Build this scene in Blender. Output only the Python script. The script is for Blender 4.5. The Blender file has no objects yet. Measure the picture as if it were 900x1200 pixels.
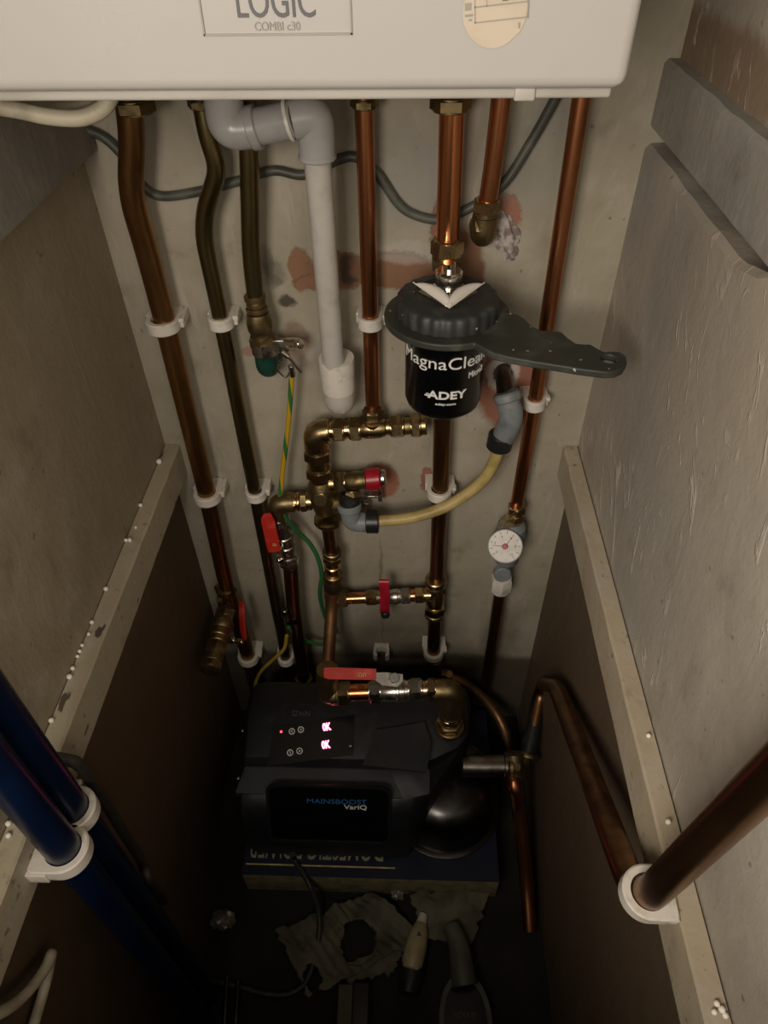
import bpy, bmesh, math, random
from mathutils import Vector as V, Matrix
from mathutils import noise as mn
random.seed(7)
C = bpy.context.scene.collection
PI = math.pi
# ------------------------------------------------------------------ camera frame (900x1200)
F = 826.0
_n = V((15, 870, F)); _d = V((37, -785, F))
CZ = -_n.normalized(); CY = (_d - _d.dot(CZ) * CZ).normalized(); CX = CY.cross(CZ)
CAM = V((0, -.66, 1.12))
def ray(px, py):
    r = V((px - 450, py - 600, F)); return V((r.dot(CX), r.dot(CY), r.dot(CZ)))
def Q(px, py, Y=-.025): w = ray(px, py); return CAM + w * ((Y - CAM.y) / w.y)
def QX(px, py, X): w = ray(px, py); return CAM + w * ((X - CAM.x) / w.x)
def QZ(px, py, Z): w = ray(px, py); return CAM + w * ((Z - CAM.z) / w.z)
def QP(px, py, p, n): w = ray(px, py); return CAM + w * ((p - CAM).dot(n) / w.dot(n))
XL, XR = -.2907, .2000
# ------------------------------------------------------------------ materials
def hexc(s):
    def l(c): c /= 255; return c / 12.92 if c <= .04045 else ((c + .055) / 1.055) ** 2.4
    return tuple(l(int(s[i:i + 2], 16)) for i in (0, 2, 4)) + (1,)
class N:
    def __init__(s, m): s.t = m.node_tree; s.n = s.t.nodes; s.l = s.t.links
    def new(s, ty, **k):
        n = s.n.new(ty)
        for a, b in k.items(): setattr(n, a, b)
        return n
    def put(s, sock, v):
        if hasattr(v, 'links') or isinstance(v, bpy.types.NodeSocket): s.l.new(v, sock)
        else: sock.default_value = v
    def math(s, op, a, b=None, c=None, clamp=False):
        n = s.new('ShaderNodeMath', operation=op, use_clamp=clamp)
        s.put(n.inputs[0], a)
        if b is not None: s.put(n.inputs[1], b)
        if c is not None: s.put(n.inputs[2], c)
        return n.outputs[0]
    def vmath(s, op, a, b=None, scale=None):
        n = s.new('ShaderNodeVectorMath', operation=op)
        s.put(n.inputs[0], a)
        if b is not None: s.put(n.inputs[1], b)
        if scale is not None: n.inputs['Scale'].default_value = scale
        return n.outputs['Value'] if op == 'LENGTH' else n.outputs[0]
    def noise(s, vec, scale, detail=4, rough=.55, col=False, dist=0):
        n = s.new('ShaderNodeTexNoise'); s.put(n.inputs['Vector'], vec)
        n.inputs['Scale'].default_value = scale; n.inputs['Detail'].default_value = detail
        n.inputs['Roughness'].default_value = rough; n.inputs['Distortion'].default_value = dist
        return n.outputs['Color' if col else 'Fac']
    def ramp(s, v, a, b, lo=0., hi=1.):
        n = s.new('ShaderNodeMapRange'); n.interpolation_type = 'SMOOTHSTEP'
        s.put(n.inputs[0], v); n.inputs[1].default_value = a; n.inputs[2].default_value = b
        n.inputs[3].default_value = lo; n.inputs[4].default_value = hi
        return n.outputs[0]
    def mix(s, f, a, b):
        n = s.new('ShaderNodeMix', data_type='RGBA'); s.put(n.inputs[0], f); s.put(n.inputs[6], a); s.put(n.inputs[7], b)
        return n.outputs[2]
    def coord(s): return s.new('ShaderNodeTexCoord').outputs['Object']
    def bump(s, h, strength, dist=.01):
        n = s.new('ShaderNodeBump'); s.put(n.inputs['Height'], h); n.inputs['Strength'].default_value = strength
        n.inputs['Distance'].default_value = dist; return n.outputs[0]
def base(name):
    m = bpy.data.materials.new(name); m.use_nodes = True
    return m, N(m), m.node_tree.nodes['Principled BSDF']
def mat(name, c1, c2=None, rough=.5, metal=0., scale=60, lo=.4, hi=.65, bump=0., r2=None, spec=.5, coat=0, st=None, specks=None):
    m, g, b = base(name)
    b.inputs['Metallic'].default_value = metal; b.inputs['Roughness'].default_value = rough
    b.inputs['Specular IOR Level'].default_value = spec
    if coat: b.inputs['Coat Weight'].default_value = coat
    co = g.coord()
    if st:
        mp = g.new('ShaderNodeMapping'); g.l.new(co, mp.inputs[0]); mp.inputs['Scale'].default_value = st; co = mp.outputs[0]
    if c2:
        nz = g.noise(co, scale, 5)
        f = g.ramp(nz, lo, hi)
        cc = g.mix(f, hexc(c1), hexc(c2))
        if specks: cc = g.mix(g.ramp(g.noise(g.coord(), 150, 1, .4), specks, specks + .03, 0, .8), cc, hexc('c4bdb0'))
        g.l.new(cc, b.inputs['Base Color'])
        if r2 is not None: g.l.new(g.ramp(nz, lo, hi, rough, r2), b.inputs['Roughness'])
    else: b.inputs['Base Color'].default_value = hexc(c1)
    if bump: g.l.new(g.bump(g.noise(co, scale * 2.5, 4), bump, .002), b.inputs['Normal'])
    return m
def emis(name, c, s):
    m, g, b = base(name); b.inputs['Base Color'].default_value = (0, 0, 0, 1)
    b.inputs['Emission Color'].default_value = c; b.inputs['Emission Strength'].default_value = s; return m
M = {}
M['cu_bright'] = mat('cu_bright', 'df9463', 'b0704a', .22, 1, 60, .45, .8, .03, .32, st=(1, 1, .2))
M['cu'] = mat('cu', 'c07f56', '9a6440', .29, 1, 60, .42, .75, .04, .38, st=(1, 1, .2))
M['cu_dark'] = mat('cu_dark', '8f6a4a', '5c4430', .32, 1, 50, .4, .75, .04, .45, st=(1, 1, .2))
M['cu_gold'] = mat('cu_gold', 'a67c4e', '6c4c30', .34, 1, 40, .4, .75, .03, .42, st=(1, 1, .15))
M['cu_brown'] = mat('cu_brown', '9a7450', '765638', .42, .85, 60, .4, .7, .04, .55, st=(1, 1, .3))
M['cu_green'] = mat('cu_green', '857550', '55513c', .3, 1, 50, .35, .7, .04, .45, st=(1, 1, .2))
M['brass'] = mat('brass', 'b39d74', '77684a', .27, 1, 60, .42, .78, .08, .45)
M['brass_bright'] = mat('brass_bright', 'd8b985', '9a8054', .2, 1, 60, .5, .8, .05, .32)
M['brass_dull'] = mat('brass_dull', '93815c', '54472f', .42, 1, 50, .4, .7, .1, .6)
M['steel'] = mat('steel', 'c9c4ba', '837b70', .25, 1, 70, .45, .75, .08, .5)
M['chrome'] = mat('chrome', 'e6e2da', None, .12, 1)
M['stainless'] = mat('stainless', 'a8a39a', '7a756c', .3, 1, 30, .4, .7)
M['dark_metal'] = mat('dark_metal', '5a5856', '3a3836', .28, 1, 30, .4, .7)
M['white'] = mat('white', 'd6d0c4', 'b0a898', .42, 0, 70, .5, .8, .03)
M['white_pipe'] = mat('white_pipe', 'b9b5ad', 'a39e94', .3, 0, 35, .45, .75)
M['grey_fit'] = mat('grey_fit', 'a5a3a0', '93918c', .3, 0, 35, .45, .75)
M['grey_pl'] = mat('grey_pl', '7f8486', '6b6f70', .45, 0, 60, .4, .7, .03)
M['black_pl'] = mat('black_pl', '1f2020', '3a3a37', .38, 0, 90, .55, .8, .05, .6)
M['lid_pl'] = mat('lid_pl', '2c2e2d', '4a4c48', .5, 0, 55, .5, .8, .08, .65, specks=.735)
M['spanner'] = mat('spanner', '33362f', '54574e', .5, 0, 35, .5, .78, .06, .7, specks=.725)
M['gloss_black'] = mat('gloss_black', '08090a', '17181a', .22, 0, 60, .55, .8)
M['cable_black'] = mat('cable_black', '2b2a27', '3b3932', .5, 0, 80)
M['cable_grey'] = mat('cable_grey', '55564c', '3f4038', .5, 0, 40)
M['cable_white'] = mat('cable_white', 'b9b09a', '9b927c', .5, 0, 50)
M['red'] = mat('red', 'b02a20', 'c8483a', .4, 0, 50, .5, .75)
M['red2'] = mat('red2', 'a8162a', '8c1222', .35, 0, 60)
M['yellow_hose'] = mat('yellow_hose', 'b9a46a', '9c8850', .42, 0, 40, .4, .7)
M['green_pl'] = mat('green_pl', '1f4a3c', '16302a', .4, .3, 60)
M['blue'] = mat('blue', '06152f', '051026', .3, 0, 25, .4, .7)
M['boiler'] = mat('boiler', 'b5b2ad', 'b0ada8', .25, 0, 4, .3, .7, 0, .3, coat=.25)
M['boiler_low'] = mat('boiler_low', 'a8a49c', '98948b', .4, 0, 12)
M['ink'] = mat('ink', '4a4a4c', None, .5)
M['ink_l'] = mat('ink_l', '8f8a82', None, .5)
M['sticker'] = mat('sticker', 'b9ad9a', 'b0a48f', .6, 0, 50)
M['letters'] = mat('letters', 'dedcd6', None, .5)
M['letters_blue'] = mat('letters_blue', '2f6fa8', None, .5)
M['letters_y'] = mat('letters_y', 'c9b060', 'e0d6a0', .6, 0, 60)
M['letters_w'] = mat('letters_w', '96937a', 'aaa588', .6, 0, 60)
M['dial'] = mat('dial', 'e6e0d6', 'd6cfc4', .5, 0, 80)
M['bead'] = mat('bead', 'ece7dc', None, .6)
M['filler'] = mat('filler', 'b4ada6', '7c716a', .75, 0, 120, .4, .6, .6)
M['hemp'] = mat('hemp', 'a08a5c', '6d5a38', .8, 0, 200)
M['pumpbody'] = mat('pumpbody', '17181a', '1f2021', .42, 0, 60, .5, .8, .04, .6)
M['pumpledge'] = mat('pumpledge', '2c2e30', '242526', .4, 0, 20)
M['box_navy'] = mat('box_navy', '141b30', '1c2438', .5, 0, 18)
M['box_side'] = mat('box_side', '8c8360', '6d6549', .8, 0, 60, .35, .7, .2)
M['paper'] = mat('paper', '6e6a58', '565244', .85, 0, 30, .4, .65, .4)
M['carton'] = mat('carton', '5a5646', '4a4638', .8, 0, 20, .4, .7, .2)
M['beige_pl'] = mat('beige_pl', 'b0a27c', 'a0926c', .4, 0, 30)
M['grey_tool'] = mat('grey_tool', '5c5c52', '4c4c44', .5, 0, 30)
M['clear'] = mat('clear', '9c9a90', '6a6860', .15, .4, 80)
M['crystal'] = M['clear']
M['led'] = emis('led', (1, .10, .22, 1), 14)
M['led2'] = emis('led2', (1, .06, .10, 1), 3)
M['floor'] = mat('floor', '1c1916', '29241d', .9, 0, 14, .35, .7, .5)
def wire_gy():
    m, g, b = base('earth_wire'); co = g.coord()
    sp = g.new('ShaderNodeSeparateXYZ'); g.l.new(co, sp.inputs[0])
    w = g.math('SINE', g.math('ADD', g.math('MULTIPLY', sp.outputs[2], 14.), g.math('MULTIPLY', sp.outputs[0], 420.)))
    g.l.new(g.mix(g.ramp(w, .45, .65), hexc('b59324'), hexc('2e6a34')), b.inputs['Base Color'])
    b.inputs['Roughness'].default_value = .4; return m
M['wire_gy'] = wire_gy()
M['wire_y'] = mat('wire_y', 'b3902a', '8c7a2c', .4, 0, 20)
M['wire_g'] = mat('wire_g', '2c6a38', '255a30', .4, 0, 20)

# plaster for the walls: blotches given in wall coordinates (real stains, patches, filler smears)
def plaster(name, c1, c2, blots, axes, smears=0., dirt=0., gloss=.75, marks=0, trowel=.42):
    """axes: which object coordinates span the wall, e.g. (0,2). blots: (u,v,ru,rv,angle,colour,edge,strength)"""
    m, g, b = base(name); co = g.coord()
    wn = g.noise(co, 40, 5, .65, True)
    warp = g.vmath('ADD', co, g.vmath('SCALE', g.vmath('SUBTRACT', wn, (.5, .5, .5)), scale=.018))
    warp = g.vmath('ADD', warp, g.vmath('SCALE', g.vmath('SUBTRACT', g.noise(co, 260, 4, .7, True), (.5, .5, .5)), scale=.005))
    sp = g.new('ShaderNodeSeparateXYZ'); g.l.new(warp, sp.inputs[0])
    U, W = sp.outputs[axes[0]], sp.outputs[axes[1]]
    n1 = g.noise(co, 5, 6, .6); n2 = g.noise(co, 22, 5, .6); n3 = g.noise(co, 140, 3, .6)
    col = g.mix(g.ramp(n1, .35, .65), hexc(c1), hexc(c2))
    col = g.mix(g.ramp(n2, .45, .7, 0, .45), col, hexc('b0a89c'))
    pit = g.noise(co, 95, 2, .5); col = g.mix(g.ramp(pit, .70, .76, 0, .55), col, hexc('4a4338'))
    col = g.mix(g.ramp(n2, .45, .2, 0, .45), col, hexc('57503f'))
    mpk = g.new('ShaderNodeMapping'); g.l.new(co, mpk.inputs[0]); mpk.inputs['Scale'].default_value = (1.6, .7, 1.6)
    # trowel marks: long stretched noise
    mp = g.new('ShaderNodeMapping'); g.l.new(co, mp.inputs[0]); mp.inputs['Scale'].default_value = (24, 24, 5)
    mp.inputs['Rotation'].default_value = (.25, .2, .1)
    st = g.noise(mp.outputs[0], 1.1, 7, .72, dist=1.8)
    col = g.mix(g.ramp(st, .53, .68, 0, trowel), col, hexc('bab2a6'))
    if marks: col = g.mix(g.ramp(g.noise(mpk.outputs[0], 30, 3, .6), .66, .70, 0, .85), col, hexc('3a3126'))
    if dirt: col = g.mix(g.ramp(g.noise(co, 60, 6, .7), .6, .72, 0, dirt), col, hexc('3e3526'))
    h = g.math('ADD', g.math('MULTIPLY', n2, .6), g.math('MULTIPLY', st, .22))
    h = g.math('ADD', h, g.math('MULTIPLY', n3, .08))
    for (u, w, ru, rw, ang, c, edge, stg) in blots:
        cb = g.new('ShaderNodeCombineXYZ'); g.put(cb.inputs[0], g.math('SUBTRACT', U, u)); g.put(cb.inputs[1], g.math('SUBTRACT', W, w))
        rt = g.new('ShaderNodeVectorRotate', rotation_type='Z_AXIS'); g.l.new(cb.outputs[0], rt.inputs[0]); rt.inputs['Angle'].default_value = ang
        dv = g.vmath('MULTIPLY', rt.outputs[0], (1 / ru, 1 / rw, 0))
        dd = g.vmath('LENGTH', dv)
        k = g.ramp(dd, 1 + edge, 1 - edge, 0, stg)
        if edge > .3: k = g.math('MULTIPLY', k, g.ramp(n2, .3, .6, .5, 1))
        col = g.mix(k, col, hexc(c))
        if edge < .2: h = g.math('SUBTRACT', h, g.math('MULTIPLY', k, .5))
    rg = g.ramp(st, .5, .7, gloss, gloss - .2)
    if smears:
        mp2 = g.new('ShaderNodeMapping'); g.l.new(co, mp2.inputs[0]); mp2.inputs['Scale'].default_value = (1, 1.1, 1.0)
        mp2.inputs['Rotation'].default_value = (.6, 0, 0)
        mp3 = g.new('ShaderNodeMapping'); g.l.new(mp2.outputs[0], mp3.inputs[0]); mp3.inputs['Scale'].default_value = (8, 19, 7)
        v = g.noise(mp3.outputs[0], 1.6, 4, .6, dist=2.2)
        k = g.math('MULTIPLY', g.ramp(v, .57, .68), g.ramp(n1, .42, .55, 0, smears))
        sz = g.new('ShaderNodeSeparateXYZ'); g.l.new(co, sz.inputs[0]); k = g.math('MULTIPLY', k, g.ramp(sz.outputs[2], .57, .60))
        col = g.mix(k, col, hexc('cfc6b8')); rg = g.math('SUBTRACT', rg, g.math('MULTIPLY', k, .25))
        h = g.math('ADD', h, g.math('MULTIPLY', k, .5))
    g.l.new(col, b.inputs['Base Color']); g.l.new(rg, b.inputs['Roughness'])
    b.inputs['Specular IOR Level'].default_value = .35
    g.l.new(g.bump(h, .45, .006), b.inputs['Normal'])
    return m
def bl(px, py, rpx, rpy, ang, c, edge=.12, stg=1.):
    p = Q(px, py, 0); s = (Q(px + 10, py, 0) - Q(px, py, 0)).length / 10; sv = (Q(px, py + 10, 0) - Q(px, py, 0)).length / 10
    return (p.x, p.z, rpx * s, rpy * sv, ang, c, edge, stg)
BR = '86644c'; OR = '946450'
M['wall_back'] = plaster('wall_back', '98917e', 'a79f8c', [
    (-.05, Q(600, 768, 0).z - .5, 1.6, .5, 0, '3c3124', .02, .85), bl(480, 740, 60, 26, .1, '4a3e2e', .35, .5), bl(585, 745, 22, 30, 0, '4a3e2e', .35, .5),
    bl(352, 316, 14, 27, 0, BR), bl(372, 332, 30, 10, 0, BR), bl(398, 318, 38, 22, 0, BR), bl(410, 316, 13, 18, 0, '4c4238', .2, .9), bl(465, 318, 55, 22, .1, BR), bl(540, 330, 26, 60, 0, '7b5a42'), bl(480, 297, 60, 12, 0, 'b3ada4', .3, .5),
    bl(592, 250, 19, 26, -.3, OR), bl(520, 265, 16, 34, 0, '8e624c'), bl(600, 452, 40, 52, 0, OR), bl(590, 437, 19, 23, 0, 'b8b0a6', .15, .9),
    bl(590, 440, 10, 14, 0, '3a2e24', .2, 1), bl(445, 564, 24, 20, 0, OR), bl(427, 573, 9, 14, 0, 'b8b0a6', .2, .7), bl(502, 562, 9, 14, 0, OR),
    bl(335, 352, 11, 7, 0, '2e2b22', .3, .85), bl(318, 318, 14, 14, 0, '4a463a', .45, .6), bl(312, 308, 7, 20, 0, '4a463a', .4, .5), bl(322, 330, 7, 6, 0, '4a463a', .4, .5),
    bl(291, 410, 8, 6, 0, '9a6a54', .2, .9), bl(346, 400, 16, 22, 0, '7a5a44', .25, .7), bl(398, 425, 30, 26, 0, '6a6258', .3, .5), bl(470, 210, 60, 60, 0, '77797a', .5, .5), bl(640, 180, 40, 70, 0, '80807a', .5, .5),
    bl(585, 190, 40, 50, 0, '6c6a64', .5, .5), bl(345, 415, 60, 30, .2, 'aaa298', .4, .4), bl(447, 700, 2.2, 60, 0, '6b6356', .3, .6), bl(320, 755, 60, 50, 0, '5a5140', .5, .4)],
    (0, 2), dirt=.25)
def br(px, py, ry, rz, ang, c, edge=.4, stg=.5):
    p = QX(px, py, XR); return (p.y, p.z, ry, rz, ang, c, edge, stg)
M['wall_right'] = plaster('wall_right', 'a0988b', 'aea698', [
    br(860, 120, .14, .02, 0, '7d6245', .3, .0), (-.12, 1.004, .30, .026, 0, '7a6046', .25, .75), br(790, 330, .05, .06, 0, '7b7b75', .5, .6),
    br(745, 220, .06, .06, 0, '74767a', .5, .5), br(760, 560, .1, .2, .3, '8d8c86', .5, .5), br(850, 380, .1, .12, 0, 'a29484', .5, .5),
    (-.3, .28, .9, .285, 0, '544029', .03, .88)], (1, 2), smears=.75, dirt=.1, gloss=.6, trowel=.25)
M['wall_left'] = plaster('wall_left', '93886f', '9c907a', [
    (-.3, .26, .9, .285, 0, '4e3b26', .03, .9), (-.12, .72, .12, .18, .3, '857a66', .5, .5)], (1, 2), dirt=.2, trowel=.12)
M['board_grey'] = plaster('board_grey', '8d8b84', '9a958c', [(-.1, .975, .5, .004, 0, '9a8f80', .4, .4)], (1, 2), dirt=.15, trowel=.2)
M['batten'] = plaster('batten', 'a09680', 'b0a68e', [], (1, 2), dirt=.7, marks=1)
M['batten_r'] = plaster('batten_r', 'a89b84', 'b4a88f', [], (1, 2), dirt=.7, marks=1)
M['shade_panel_grey'] = mat('shade_panel_grey', '6a655a', '555046', .9, 0, 12)
# ------------------------------------------------------------------ mesh builder
class MB:
    def __init__(s): s.v = []; s.f = []; s.flat = False
    def add(s, vs, fs):
        o = len(s.v); s.v += [V(x) for x in vs]; s.f += [tuple(i + o for i in f) for f in fs]; return s
    def ring(s, rings, cap=True, closed=False):
        n = len(rings[0]); vs = [p for r in rings for p in r]; fs = []
        m = len(rings)
        for i in range(m if closed else m - 1):
            a, b = i * n, ((i + 1) % m) * n
            for j in range(n): k = (j + 1) % n; fs.append((a + j, a + k, b + k, b + j))
        if cap and not closed: fs.append(tuple(reversed(range(n)))); fs.append(tuple((m - 1) * n + j for j in range(n)))
        return s.add(vs, fs)
    def lathe(s, A, B, prof, n=20, ph=0):
        """prof: (t along A->B in metres, radius)"""
        A = V(A); B = V(B); d = (B - A).normalized(); u = d.orthogonal().normalized()
        if abs(d.z) < .9: u = d.cross(V((0, 0, 1))).normalized()
        w = d.cross(u)
        return s.ring([[A + d * t + (u * math.cos(2 * PI * (j + ph) / n) + w * math.sin(2 * PI * (j + ph) / n)) * max(r, 1e-5) for j in range(n)] for t, r in prof])
    def cyl(s, A, B, r, r2=None, n=24, ch=.0):
        L = (V(B) - V(A)).length; r2 = r if r2 is None else r2
        c = min(ch, L * .3)
        pr = [(0, r - c), (c, r), (L - c, r2), (L, r2 - c)] if c else [(0, r), (L, r2)]
        return s.lathe(A, B, pr, n)
    def hexn(s, A, B, r, ph=0.25):
        L = (V(B) - V(A)).length
        s.lathe(A, B, [(0, r * .86), (L * .14, r), (L * .86, r), (L, r * .86)], 6, ph)
        c = (V(B) - V(A)).normalized()
        return s.lathe(V(A) - c * .0006, V(B) + c * .0006, [(0, r * .80), (.0006, r * .86), (L + .0006, r * .86), (L + .0012, r * .80)], 18)
    def tube(s, pts, r, n=16, cap=True):
        pts = [V(p) for p in pts]; rs = r if isinstance(r, (list, tuple)) else [r] * len(pts)
        t0 = (pts[1] - pts[0]).normalized(); u = t0.orthogonal().normalized(); rings = []
        for i, p in enumerate(pts):
            t = (pts[min(i + 1, len(pts) - 1)] - pts[max(i - 1, 0)]).normalized()
            u = (u - u.dot(t) * t).normalized(); w = t.cross(u)
            rings.append([p + (u * math.cos(2 * PI * j / n) + w * math.sin(2 * PI * j / n)) * rs[i] for j in range(n)])
        return s.ring(rings, cap)
    def box(s, lo, hi, bev=0):
        (x0, y0, z0), (x1, y1, z1) = lo, hi
        if not bev:
            return s.add([(x0, y0, z0), (x1, y0, z0), (x1, y1, z0), (x0, y1, z0), (x0, y0, z1), (x1, y0, z1), (x1, y1, z1), (x0, y1, z1)],
                         [(3, 2, 1, 0), (4, 5, 6, 7), (0, 1, 5, 4), (1, 2, 6, 5), (2, 3, 7, 6), (3, 0, 4, 7)])
        bm = bmesh.new(); bmesh.ops.create_cube(bm, size=1)
        for v in bm.verts: v.co = V((x0 + (x1 - x0) * (v.co.x + .5), y0 + (y1 - y0) * (v.co.y + .5), z0 + (z1 - z0) * (v.co.z + .5)))
        bmesh.ops.bevel(bm, geom=bm.edges[:], offset=bev, segments=3, profile=.5, affect='EDGES')
        return s.bm(bm)
    def bm(s, bm, mtx=None):
        bm.verts.index_update(); s.add([(mtx @ v.co if mtx else v.co.copy()) for v in bm.verts], [tuple(v.index for v in f.verts) for f in bm.faces]); bm.free(); return s
    def obox(s, o, ax, ay, az, hx, hy, hz, bev=0):
        t = MB().box((-hx, -hy, -hz), (hx, hy, hz), bev); o = V(o)
        return s.add([o + ax * p.x + ay * p.y + az * p.z for p in t.v], t.f)
    def sphere(s, c, r, n=12, sc=(1, 1, 1)):
        bm = bmesh.new(); bmesh.ops.create_uvsphere(bm, u_segments=n, v_segments=max(6, n * 2 // 3), radius=r)
        return s.bm(bm, Matrix.Translation(V(c)) @ Matrix.Diagonal(V((*sc, 1))))
    def plate(s, outer, holes, th, mp):
        """outline with holes, thickness th, mp(u,v,w)->world"""
        bm = bmesh.new(); es = []
        for lp in [outer] + holes:
            vs = [bm.verts.new((u, v, 0)) for u, v in lp]
            es += [bm.edges.new((vs[i], vs[(i + 1) % len(vs)])) for i in range(len(vs))]
        bmesh.ops.triangle_fill(bm, edges=es, use_beauty=True)
        g = bmesh.ops.extrude_face_region(bm, geom=bm.faces[:])
        for v in g['geom']:
            if isinstance(v, bmesh.types.BMVert): v.co.z += th
        bm.verts.index_update()
        s.add([mp(*v.co) for v in bm.verts], [tuple(v.index for v in f.verts) for f in bm.faces]); bm.free(); return s
    def text(s, txt, mp, w=None, h=None, th=.0004, bold=0):
        cu = bpy.data.curves.new('t', 'FONT'); cu.body = txt; cu.size = 1; cu.offset = bold; cu.resolution_u = 4
        ob = bpy.data.objects.new('t', cu); C.objects.link(ob)
        bpy.context.view_layer.update()
        me = bpy.data.meshes.new_from_object(ob.evaluated_get(bpy.context.evaluated_depsgraph_get()))
        xs = [v.co.x for v in me.vertices]; ys = [v.co.y for v in me.vertices]
        x0, x1, y0, y1 = min(xs), max(xs), min(ys), max(ys)
        kx = w / (x1 - x0) if w else None; ky = h / (y1 - y0) if h else kx
        kx = kx or ky
        bm = bmesh.new(); bm.from_mesh(me)
        bmesh.ops.subdivide_edges(bm, edges=[e for e in bm.edges if e.calc_length() > .2], cuts=2)
        g = bmesh.ops.extrude_face_region(bm, geom=bm.faces[:]); bm.verts.index_update()
        top = {v.index for v in g['geom'] if isinstance(v, bmesh.types.BMVert)}
        bm.verts.index_update()
        s.add([mp((v.co.x - x0) * kx, (v.co.y - y0) * ky, th if v in g['geom'] else 0) for v in bm.verts], [tuple(v.index for v in f.verts) for f in bm.faces])
        bm.free(); bpy.data.objects.remove(ob); bpy.data.curves.remove(cu); bpy.data.meshes.remove(me); return s
    def build(s, name, m, parent=None, loc=None, sharp=38):
        o0 = V(loc) if loc is not None else (parent['_l'] if parent is not None and '_l' in parent else V((0, 0, 0)))
        o0 = V(o0)
        me = bpy.data.meshes.new(name); me.from_pydata([v - o0 for v in s.v], [], s.f); me.validate(); me.update()
        bm = bmesh.new(); bm.from_mesh(me); bmesh.ops.recalc_face_normals(bm, faces=bm.faces[:]); bm.to_mesh(me); bm.free()
        me.materials.append(M[m] if isinstance(m, str) else m)
        for p in me.polygons: p.use_smooth = True
        me.set_sharp_from_angle(angle=math.radians(sharp))
        ob = bpy.data.objects.new(name, me); C.objects.link(ob)
        ob['_l'] = o0[:]
        if parent is not None: ob.parent = parent; 
        else: ob.location = o0
        return ob
def tag(o, label, cat, group=None, kind=None):
    if label: o['label'] = label
    if cat: o['category'] = cat
    if group: o['group'] = group
    if kind: o['kind'] = kind
    return o
def thing(name, loc, label, cat, group=None):
    o = bpy.data.objects.new(name, None); C.objects.link(o); o.location = V(loc); o['_l'] = V(loc)[:]
    o.empty_display_size = .02
    return tag(o, label, cat, group)
def fillet(pts, r, n=7):
    pts = [V(p) for p in pts]; out = [pts[0]]
    for i in range(1, len(pts) - 1):
        a, b, c = pts[i - 1], pts[i], pts[i + 1]
        k = min(r, (a - b).length * .48, (c - b).length * .48)
        p, q = b + (a - b).normalized() * k, b + (c - b).normalized() * k
        for j in range(n + 1):
            t = j / n; out.append(p * (1 - t) ** 2 + b * 2 * t * (1 - t) + q * t * t)
    return out + [pts[-1]]
def crom(pts, n=8):
    P = [V(p) for p in pts]; P = [P[0] * 2 - P[1]] + P + [P[-1] * 2 - P[-2]]; out = []
    for i in range(1, len(P) - 2):
        for j in range(n):
            t = j / n; a, b, c, d = P[i - 1:i + 3]
            out.append(.5 * ((2 * b) + (c - a) * t + (2 * a - 5 * b + 4 * c - d) * t * t + (3 * b - a - 3 * c + d) * t ** 3))
    return out + [P[-2]]
def lerp(a, b, t): return V(a) + (V(b) - V(a)) * t
def struct(name, mb, m): return tag(mb.build(name, m, sharp=30), None, None, None, 'structure')

# ------------------------------------------------------------------ the cupboard
YF = -.80
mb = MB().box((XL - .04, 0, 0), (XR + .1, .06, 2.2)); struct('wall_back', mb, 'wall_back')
def prism_y(prof, y0, y1):
    n = len(prof)
    return MB().add([(x, y0, z) for x, z in prof] + [(x, y1, z) for x, z in prof],
                    [tuple(range(n)), tuple(range(2 * n - 1, n - 1, -1))] + [(i, (i + 1) % n, (i + 1) % n + n, i + n) for i in range(n)])
Z1, Z2, Z3 = .9325, .9445, .9935
# right wall: flush lower leaf with an open groove above it, recessed plaster at the top
def seg(n, a, b): return [a + (b - a) * i / n for i in range(n + 1)]
mb = MB(); rr = random.Random(3)
rings = []
for y in seg(60, YF, 0):
    e = .0007 * mn.noise(V((y * 25, 1, 0))); ez = .0022 * mn.noise(V((y * 22, 5, 0))) - .0012
    if y < -.275: zz = Z2 + .002
    else: zz = Z1 + ez + max(0, (-.235 - y)) * .25
    rings.append([V(p) for p in [(XR, y, 0), (XR, y, zz - .004), (XR + .004 + e, y, zz), (XR + .021, y, zz + .001), (XR + .032, y, zz + .0005), (XR + .034, y, Z3 - .001), (XR + .012, y, Z3 - .001), (XR + .012, y, 2.2), (XR + .08, y, 2.2), (XR + .08, y, 0)]])
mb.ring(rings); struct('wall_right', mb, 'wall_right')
mb = MB(); rings = []
for y in seg(70, YF, -.001):
    e = .0007 * mn.noise(V((y * 40, 2, 0))); e2 = .0012 * mn.noise(V((y * 30, 7, 0)))
    rings.append([V(p) for p in [(XR + .001, y, Z2 + e), (XR, y, Z2 + .002), (XR, y, Z3 - .003 + e2), (XR + .003, y, Z3 + e2), (XR + .0335, y, Z3), (XR + .0335, y, Z2)]])
mb.ring(rings); struct('trim_1', mb, 'board_grey')
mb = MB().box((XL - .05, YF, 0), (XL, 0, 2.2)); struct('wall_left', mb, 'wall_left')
mb = MB().box((XL, YF, .928), (XL + .016, -.001, .995), .0015); struct('trim_2', mb, 'board_grey')
mb = MB().box((XL - .04, YF - 1.2, -.05), (XR + .1, .06, 0)); struct('floor', mb, 'floor')
mb = MB().box((XL - .9, YF - .03, 0), (XR + .9, YF, .86)); struct('front_shade_panel', mb, 'shade_panel_grey')  # unseen panel added to keep light off the floor and lower walls
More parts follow.
